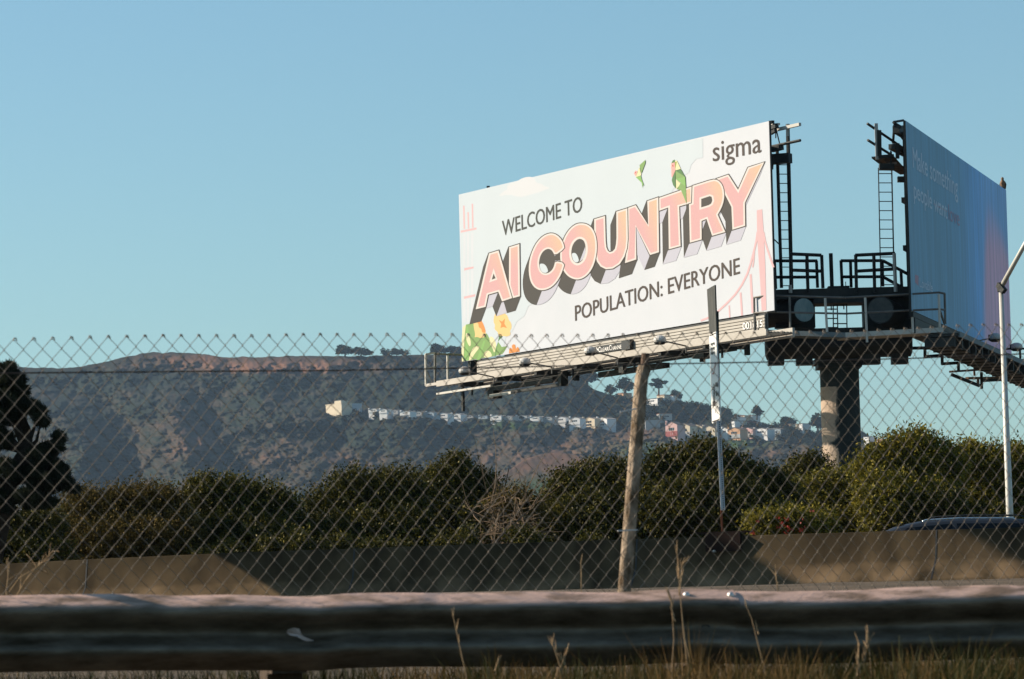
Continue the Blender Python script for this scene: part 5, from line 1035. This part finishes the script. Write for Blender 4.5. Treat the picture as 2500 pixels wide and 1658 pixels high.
for k, x, y, w_, h_, lb_ in [('tall', 1432, 945, 50, 48, 'feathery tree on the knoll under the catwalk'), ('tall', 1490, 968, 26, 30, 'short tree left of the feathery pair on the knoll'), ('tall', 1526, 965, 40, 44, 'feathery tree on the knoll just left of the fence post'),
                         ('pine', 1608, 962, 38, 40, 'open windswept pine above the pale hilltop villa'), ('cypress', 1652, 980, 24, 32, 'dark tree at the right end of the pale hilltop villa'), ('pine', 1768, 1018, 26, 24, 'small pine just right of the edge-on road sign'), ('tall', 1848, 1022, 26, 32, 'tall tree behind the far hilltop cottages'),
                         ('cypress', 1925, 1040, 34, 26, 'dark tree on the skyline left of the billboard pillar'), ('tall', 1996, 1058, 36, 50, 'tall dark tree beside the pillar on its left'), ('cypress', 2108, 1080, 24, 30, 'dark tree just right of the pillar on the hill')]: place_tree(k, x, y, w_, h_, lb_, GK)
rg = np.random.default_rng(5); cnt = 0
for i in range(700):
    if cnt >= 165: break
    x = rg.uniform(1330, 2060); cr = float(np.interp(x, hx, crest)); hi_ = np.interp(x, [1330, 1450, 1560, 1700, 1850, 2000, 2060], [75, 80, 78, 30, 22, 60, 40]); y = cr + (rg.uniform(3, 14) if i % 3 == 0 else rg.uniform(4, hi_))
    if 1570 < x < 1660 and y < 990: continue
    if 1795 < x < 1880 and y < 1040: continue
    place_tree(['round', 'cypress', 'round'][i % 3], x, y, rg.uniform(15, 32), rg.uniform(11, 21), 'small dark green tree in the wooded upper slope of the right-hand knoll', 'woodland trees on the knoll', 5); cnt += 1

# ================================================================== HOUSES
def hm(n_, c, v=.1): return mat(n_, c, .85, 0, .2, col2=tuple(q * (1 - v) for q in c), scale=.6)
HM = dict(cream=hm('cream_stucco', (.62, .53, .38)), white=hm('white_stucco', (.80, .78, .74)), grey=hm('grey_stucco', (.40, .40, .38)), pink=hm('pink_stucco', (.66, .42, .38)), red=hm('red_brown_stucco', (.36, .10, .08)), orange=hm('ochre_stucco', (.62, .36, .20)), blue=hm('blue_grey_stucco', (.36, .42, .45)))
ROOF = mat('dark_shingle_roof', (.09, .075, .065), .9, 0, .2, col2=(.14, .11, .09), scale=.8); TILE = mat('red_tile_roof', (.26, .11, .07), .9, 0, .2, col2=(.34, .16, .10), scale=.8); PANE = mat('dark_window_pane', (.02, .025, .03), .2, 0, .5)
def house(x0, y0, x1, y1, label, group, wall='white', face=0, roof='gable', lower=None, chim=True, stilts=0, roofm=None, windows=1, name='house'):
    """front seen between the photo corners; face turns the front left (+) or right (-) of the viewer"""
    xm = (x0 + x1) / 2; g = hill_pt(xm, y1, 6); Y = g[1]; s = Y / FPX; w_ = (x1 - x0) * s / max(.62, math.cos(face)); h_ = (y1 - y0) * s; dpt = 9.0
    base = P(xm, y1, Y); t = thing(name, base, label, 'house', group)
    ca, sa = math.cos(-face), math.sin(-face); ax = np.array([ca, sa, 0]); ay = np.array([-sa, ca, 0])
    def at(u_, d_, z_): return base + ax * u_ + ay * d_ + EZ * z_
    rise = h_ * .22 if roof == 'gable' else h_ * .06; hw = h_ - rise
    mb = MB(); mb.prism([at(-w_ / 2, 0, 0), at(w_ / 2, 0, 0), at(w_ / 2, 0, hw)] + ([at(0, 0, hw + rise * .9)] if roof == 'gable' else []) + [at(-w_ / 2, 0, hw)], ay * dpt, 0)
    zlow = hw * .45
    if lower: mb.boxo(at(-w_ / 2 - .05, -.06, 0), ax * (w_ + .1), ay * .5, EZ * zlow, 1)
    mb.boxo(at(-w_ / 2 + .1, .4, -5), ax * (w_ - .2), ay * (dpt - .6), EZ * 5.0, 0)
    mb.build('wall', [HM[wall], HM[lower or wall]], t)
    rm = roofm or ROOF; mb = MB()
    if roof == 'gable':
        for sd in (-1, 1): mb.prism([at(sd * (w_ / 2 + .3), -.35, hw - .12), at(0, -.35, hw + rise), at(0, -.35, hw + rise - .18), at(sd * (w_ / 2 + .3), -.35, hw - .34)], ay * (dpt + .6))
    else: mb.boxo(at(-w_ / 2 - .25, -.3, hw), ax * (w_ + .5), ay * (dpt + .5), EZ * max(.25, rise))
    ro = mb.build('roof', rm, t)
    if chim: mb = MB(); mb.boxo(at(-w_ / 2 - .35, .6, hw * .35), ax * .9, ay * 1.6, EZ * (hw * .75 + rise)); mb.build('chimney', HM[wall], ro)
    for k in range(windows):
        zc_ = hw * (.58 if windows == 1 else (.62 if k == 0 else .22)); mb = MB(); mb.boxo(at(-w_ * .22, -.05, zc_ - .11 * hw), ax * w_ * .46, ay * .04, EZ * .24 * hw)
        wo = mb.build('window', PANE, t); mb = MB()
        for u_ in (-.075, .085): mb.boxo(at(w_ * u_, -.08, zc_ - .11 * hw), ax * .12, ay * .028, EZ * .24 * hw)
        mb.build('frame', HM['white'], wo)
    if stilts:
        for u_ in (-.33, .36):
            mb = MB(); mb.tube([at(w_ * u_, .2, .3), at(w_ * u_, .2, -stilts * s)], .22, 6); mb.build('stilt', HM['white'], t)
    return t
HG = 'row of houses along the dark hillside'
ords = ['first', 'second', 'third', 'fourth', 'fifth', 'sixth', 'seventh', 'eighth', 'ninth', 'tenth', 'eleventh', 'twelfth', 'thirteenth', 'fourteenth', 'fifteenth', 'sixteenth', 'seventeenth']
big = house(793, 986, 837, 1013, 'big pale block of flats at the left end of the hillside row', HG, 'cream', R(55), 'flat', None, False, 0, HM['cream'], 0, 'apartment_block')
o_ = ORG[big.name]; mb = MB(); g = P(826, 1014, o_[1] - 2); s = g[1] / FPX; mb.boxo(g + np.array([-9 * s, 0, 0]), (17 * s, -6, 0), (5, 7, 0), (0, 0, 35 * s), 0); mb.build('taller_wing', HM['cream'], big)
mb = MB(); g = P(862, 1020, o_[1] + 3); mb.boxo(g + np.array([-24 * s, 0, 0]), (46 * s, 6, 0), (-2, 9, 0), (0, 0, 36 * s)); mb.build('shaded_wing', HM['blue'], big)  # shade on this wing is put into its blue-grey wall colour
mb = MB()
for x in (855, 868, 878): mb.tube([P(x, 1022, o_[1] + 2), P(x, 1000, o_[1] + 2)], .25, 5)
mb.build('stilt', HM['white'], big)
row = [(899, 996, 921, 1007), (925, 997, 945, 1009), (950, 999, 972, 1012), (976, 1002, 1001, 1014), (1009, 1003, 1031, 1016), (1038, 1004, 1060, 1018), (1068, 1007, 1093, 1021), (1100, 1008, 1125, 1023), (1134, 1012, 1156, 1021), (1168, 1013, 1190, 1023), (1197, 1012, 1224, 1026), (1229, 1014, 1251, 1026), (1259, 1013, 1286, 1027), (1294, 1015, 1317, 1028), (1324, 1016, 1348, 1027), (1356, 1016, 1381, 1032), (1389, 1017, 1416, 1037)]
for i, q in enumerate(row): house(*q, f'{ords[i]} shaded gabled house from the left in the hillside row', HG, ['white', 'white', 'grey', 'white', 'grey', 'blue', 'white', 'white', 'grey', 'blue', 'white', 'grey', 'white', 'white', 'grey', 'white', 'white'][i], R(30), chim=True)
house(1422, 1018, 1452, 1042, 'sunlit cream two-storey house near the right end of the hillside row', HG, 'cream', R(48), windows=2)
house(1456, 1018, 1482, 1041, 'sunlit white house on tall stilts at the right end of the hillside row', HG, 'white', R(48), windows=2, stilts=27)
house(1484, 1024, 1502, 1040, 'shaded blue-grey house behind the one on stilts', HG, 'blue', R(-20), windows=1, chim=False)
KG = 'houses below the right-hand knoll'
house(1576, 1024, 1612, 1043, 'wide grey flat-roofed house just right of the fence post', KG, 'grey', 0, 'flat', None, False, windows=0)
house(1610, 1009, 1641, 1026, 'grey house with a ruddy roof above the pink house', KG, 'grey', R(-10), 'flat', None, False, roofm=TILE)
for q, wl, lw, lb_ in [((1627, 1030, 1651, 1066), 'pink', 'red', 'pink house with a dark red lower storey below the knoll'), ((1656, 1034, 1682, 1067), 'cream', 'grey', 'cream house with a grey lower storey right of the pink house'), ((1687, 1036, 1712, 1069), 'cream', None, 'cream house with two rows of windows left of the edge-on road sign'), ((1717, 1040, 1743, 1070), 'cream', None, 'pale yellow house partly behind the edge-on road sign'),
                      ((1762, 1044, 1774, 1063), 'white', None, 'narrow white house just right of the perforated post'), ((1779, 1044, 1804, 1070), 'orange', 'grey', 'ochre house with a grey lower storey'), ((1812, 1044, 1835, 1068), 'pink', 'grey', 'salmon house with a grey lower storey'), ((1842, 1045, 1870, 1064), 'white', None, 'bright white gabled house in the right part of the row'),
                      ((1875, 1045, 1903, 1065), 'blue', None, 'blue-grey gabled house near the right end of the row'), ((1906, 1041, 1922, 1060), 'cream', None, 'tall cream house at the right end of the row beside the dark tree')]:
    q = (q[0] - 1.5, q[1] - 1, q[2] + 2.5, q[3]); house(*q, lb_, KG, wl, R(40), 'gable', lw, True, windows=2 if q[3] - q[1] > 26 else 1)
CG = 'scattered houses on the knoll top'
for q, wl, rf, lb_ in [((1576, 973, 1605, 987), 'white', ROOF, 'long pale villa with arches on the hilltop behind the fence post'), ((1604, 964, 1622, 984), 'cream', TILE, 'pale middle block of the hilltop villa with a tan roof'), ((1620, 966, 1643, 980), 'white', TILE, 'right block of the hilltop villa below the dark tree'), ((1505, 960, 1522, 970), 'orange', TILE, 'small peach cottage on the knoll left of the fence post'),
                      ((1762, 1021, 1779, 1030), 'cream', TILE, 'low tan cottage just right of the edge-on road sign'), ((1784, 1014, 1798, 1022), 'white', TILE, 'red-roofed cottage at the left of the hilltop cluster'), ((1790, 1018, 1800, 1028), 'white', ROOF, 'bright white cube of a cottage in the hilltop cluster'), ((1804, 1015, 1818, 1024), 'cream', TILE, 'cream cottage with a red roof in the hilltop cluster'), ((1827, 1014, 1836, 1021), 'white', ROOF, 'tiny white cottage near the tall hilltop tree'),
                      ((1786, 1028, 1793, 1034), 'white', ROOF, 'small white cottage low at the left of the hilltop cluster'), ((1802, 1028, 1810, 1034), 'cream', ROOF, 'small cream cottage low in the hilltop cluster'), ((1818, 1029, 1826, 1036), 'red', ROOF, 'small red cottage low in the hilltop cluster'), ((1832, 1031, 1839, 1037), 'white', ROOF, 'small white cottage at the low right of the hilltop cluster'),
                      ((1912, 1035, 1928, 1043), 'orange', TILE, 'tan-roofed cottage on the right skyline'), ((1932, 1036, 1944, 1042), 'cream', TILE, 'small cream cottage on the right skyline'), ((1952, 1034, 1959, 1045), 'white', ROOF, 'tall white cottage on the right skyline'), ((1954, 1050, 1960, 1056), 'white', ROOF, 'tiny white shed below the right skyline'),
                      ((2109, 1066, 2121, 1076), 'white', ROOF, 'white cottage seen just right of the billboard pillar'), ((2142, 1072, 2154, 1081), 'orange', TILE, 'orange cottage right of the pillar above the yellow-green bush')]:
    house(*q, lb_, CG, wl, R(46), 'flat', None, False, roofm=rf, windows=1 if q[2] - q[0] > 11 else 0, name='cottage')

# ================================================================== HAWK
hb = np.array(RB.px(2448, 449, -.05)); top_ = RB.at(float(np.dot(hb - RB.A, RB.es)), -.05, RB.H); side = RB.es
hk = MB(); lean = unit(EZ * 1 + side * -.22)
hk.lathe(top_ + EZ * .01 + side * .03, [(.006, -.09), (.022, -.05), (.034, .0), (.052, .05), (.066, .11), (.068, .16), (.056, .20), (.036, .225), (.034, .245), (.040, .265), (.034, .288), (.016, .302), (.002, .306)], 14, 0, lean)
hd = top_ + side * .03 + lean * .275; hk.tube([hd - side * .03, hd - side * .055, hd - side * .062 - EZ * .014], [.012, .008, .001], 6, 2)
for sd in (-1, 1):
    n_ = np.cross(side, EZ) * sd; c = top_ + side * .05 + EZ * .03; hk.tube([c + n_ * .045 + lean * .17, c + n_ * .062 + lean * .10, c + n_ * .045 + side * .02, c + n_ * .015 + side * .035 - EZ * .06], [.022, .032, .026, .006], 7, 1)
    hk.tube([top_ + n_ * .022 + side * .01 + EZ * .04, top_ + n_ * .024 + side * .0, top_ + n_ * .026 - side * .03], [.014, .008, .006], 6, 2)
FE = mat('buff_breast_feathers', (.34, .22, .14), .9, 0, .2, col2=(.12, .07, .045), scale=14); 
ho_ = hk.build('hawk', [FE, mat('dark_wing_feathers', (.03, .022, .018), .8), mat('dark_beak_and_feet', (.10, .08, .03), .5)], None, smooth=True); tag(ho_, 'small brown hawk perched on the top right corner of the shaded panel', 'bird')

# ================================================================== GRASS AND WEEDS
def blades(n, xr, yr, hr, rg, w_=.0045, bend=.35, hmul=None):
    Y = rg.uniform(*yr, n); x = rg.uniform(*xr, n); X = (x - 1250) / FPX * Y; z = ground_z(Y) - .02; H = rg.uniform(*hr, n) * (hmul(x) if hmul else 1)
    ang = rg.uniform(0, 2 * math.pi, n); dr = np.stack([np.cos(ang), np.sin(ang), 0 * ang], 1); ln = rg.normal(0, bend, n) * H
    lx = rg.normal(0, 1, n); lv = np.stack([lx, rg.normal(0, 1, n), 0 * lx], 1); lv /= np.linalg.norm(lv, axis=1, keepdims=True)
    b = np.stack([X, Y, z], 1); m_ = b + EZ * (H * .6)[:, None] + lv * (ln * .35)[:, None]; t_ = b + EZ * H[:, None] + lv * ln[:, None]
    W = (w_ * rg.uniform(.6, 1.4, n))[:, None] * dr
    v = np.stack([b - W, b + W, m_ + W * .75, m_ - W * .75, t_ + W * .1, t_ - W * .1], 1).reshape(-1, 3)
    k = np.arange(n)[:, None] * 6; f = np.stack([k + [0, 1, 2, 3], k + [3, 2, 4, 5]], 1).reshape(-1, 4); return v, f, x
rg = np.random.default_rng(9)
GM = leaf_mat('roadside_grass_blades', [(.012, .016, .003), (.030, .036, .005), (.075, .046, .010), (.19, .11, .038)], .7, .2, .15)
hm_ = lambda x: np.interp(x, [0, 900, 1050, 1300, 1500, 1700, 1900, 2150, 2300, 2500], [.66, .66, .72, .80, .82, .88, .80, .80, .86, .84]) * (.62 + .8 * vnoise(x / 38, x * 0 + .5, 91, 3))
vs, fs, tn = [], [], []; off = 0
for n, xr, yr, hr, hmul in [(30000, (-150, 2650), (15.2, 17.5), (.22, .50), hm_), (3500, (1000, 2650), (15.6, 17.4), (.35, .56), hm_), (14000, (-150, 2650), (18.2, 19.6), (.20, .42), None)]:
    v, f, x = blades(n, xr, yr, hr, rg, hmul=hmul); vs.append(v); fs.append(f + off); off += len(v)
    d = np.clip(vnoise(x / 70, x * 0 + .2, 92, 3) * 1.3 - .35 + np.interp(x, [0, 1000, 1500, 2000, 2500], [0, .1, .38, .34, .2]) + rg.normal(0, .2, len(x)), 0, 1); tn.append(np.repeat(d, 2))
for cx0, hh_, n in [(1655, .62, 90), (1675, .55, 70), (1350, .46, 90), (1372, .42, 60), (2120, .46, 90), (2098, .42, 60), (2300, .42, 120), (1560, .40, 90), (1850, .42, 90), (1450, .36, 90), (1130, .34, 60), (2420, .46, 120), (1980, .38, 90), (830, .30, 60)]:
    v, f, x = blades(n, (cx0 - 22, cx0 + 22), (16.4, 17.3), (hh_ * .45, hh_), rg, .0030, .22); vs.append(v); fs.append(f + off); off += len(v); tn.append(np.repeat(np.clip(rg.normal(.85, .15, len(x)), 0, 1), 2))
tag(mesh_obj('grass', np.concatenate(vs), np.concatenate(fs), GM, fattr={'tint': ('FACE', np.concatenate(tn))}), 'rough green and dry grass along the foot of the guardrail', 'grass', kind='stuff')
DRY = mat('dry_straw', (.26, .165, .085), .85, 0, .2, col2=(.36, .25, .14), scale=30)
def weed(pts, Y, label, heads=6, r=.0026, spread=.03, group='dry weeds in front of the guardrail', leaves=0):
    r = min(r, .003); spread = min(spread, .010) if Y < 18 else spread
    q = [P(x, y, Y) for x, y in pts]; b = q[0].copy(); b[2] = float(ground_z(Y)) - .02; t = thing('dry_weed', b, label, 'dry weed', group)
    mb = MB(); q = [b] + q if q[0][2] > b[2] + .02 else q; mb.tube(q, list(np.linspace(r, r * .5, len(q))), 5); mb.build('stem', DRY, t)
    mb = MB(); e = q[-1]; d = unit(q[-1] - q[-2])
    for i in range(heads): a = e - d * random.uniform(0, .14); mb.tube([a, a + d * .02 + np.array([random.gauss(0, spread), random.gauss(0, spread), random.uniform(.0, .03)])], [.0028, .0008], 4)
    mb.build('seed_head', DRY, t)
    if leaves:
        mb = MB()
        for i in range(leaves): k = random.randrange(len(q) - 1); a = q[k] + (q[k + 1] - q[k]) * random.random(); s_ = np.array([random.gauss(0, .022), random.gauss(0, .03), random.uniform(.0, .06)]); mb.tube([a, a + s_, a + s_ * 1.5 - EZ * .008], [.0016, .0013, .0005], 4)
        mb.build('leaf', DRY, t)
    return t
weed([(1690, 1640), (1672, 1560), (1663, 1480), (1655, 1380), (1652, 1330)], 17.3, 'tall pale dry stalk crossing the guardrail right of the fence post, reaching highest', 10)
weed([(1680, 1640), (1668, 1540), (1660, 1440), (1667, 1370)], 17.2, 'tall dry stalk leaning right beside the highest one', 8)
weed([(1640, 1640), (1645, 1560), (1641, 1480), (1632, 1440)], 17.1, 'shorter dry stalk left of the tall pair by the splice bolts', 8)
weed([(1870, 1650), (1850, 1570), (1835, 1510), (1820, 1475)], 17.2, 'single dry stalk leaning left in front of the rail right of the splice', 4)
weed([(1138, 1650), (1125, 1590), (1110, 1520), (1102, 1485)], 17.2, 'lone thin stalk leaning left near the middle of the rail', 3)
weed([(1376, 1655), (1362, 1610), (1352, 1580), (1346, 1570)], 17.0, 'bent dry tuft left of the middle weeds, below the post', 14, .004, .022)
weed([(1370, 1655), (1372, 1620), (1385, 1590)], 17.0, 'dry forked stalk beside the bent tuft', 10, .004, .02)
weed([(2128, 1655), (2124, 1600), (2118, 1560), (2120, 1545)], 16.8, 'stout dry plume standing in the grass at the right', 18, .004, .016)
weed([(2100, 1655), (2096, 1600), (2098, 1572)], 16.8, 'shorter dry plume left of the stout one', 12, .003, .016)
weed([(1220, 1655), (1216, 1620), (1224, 1600)], 17.0, 'small dry tuft in the grass left of the bent tuft', 8, .003, .015)
weed([(15, 1450), (20, 1405), (17, 1372), (16, 1364)], 19.6, 'pale curled dry stalk at the left edge behind the rail', 3, .004, .012, 'dry weeds behind the guardrail', 2)
weed([(15, 1455), (48, 1410), (90, 1385), (130, 1345)], 19.7, 'arching dry stalk spreading right behind the rail at the left', 9, .004, .04, 'dry weeds behind the guardrail', 7)
weed([(40, 1455), (60, 1420), (88, 1385), (75, 1378)], 19.9, 'crooked dry stalk with a curled pale leaf behind the rail', 6, .004, .03, 'dry weeds behind the guardrail', 6)
weed([(1900, 1455), (1897, 1430), (1893, 1400)], 20.8, 'short dry stalk behind the rail right of the splice', 6, .004, .02, 'dry weeds behind the guardrail', 3)
weed([(1419, 1455), (1419, 1400), (1418, 1370)], 20.2, 'thin straight stalk behind the rail left of the fence post', 2, .003, .01, 'dry weeds behind the guardrail', 0)

# ================================================================== HAZE
hz = MB(); hz.boxo((-1500, -180, -1.6), (3000, 0, 0), (0, 5150, 0), (0, 0, 330)); m = bpy.data.materials.new('haze_air'); m.use_nodes = True; n = m.node_tree.nodes; l = m.node_tree.links
n.remove(n['Principled BSDF']); pv_ = n.new('ShaderNodeVolumePrincipled'); pv_.inputs['Color'].default_value = (.50, .71, .95, 1); pv_.inputs['Density'].default_value = .45e-4; pv_.inputs['Anisotropy'].default_value = .0
l.new(pv_.outputs[0], n['Material Output'].inputs['Volume']); tag(hz.build('haze', m), kind='stuff')
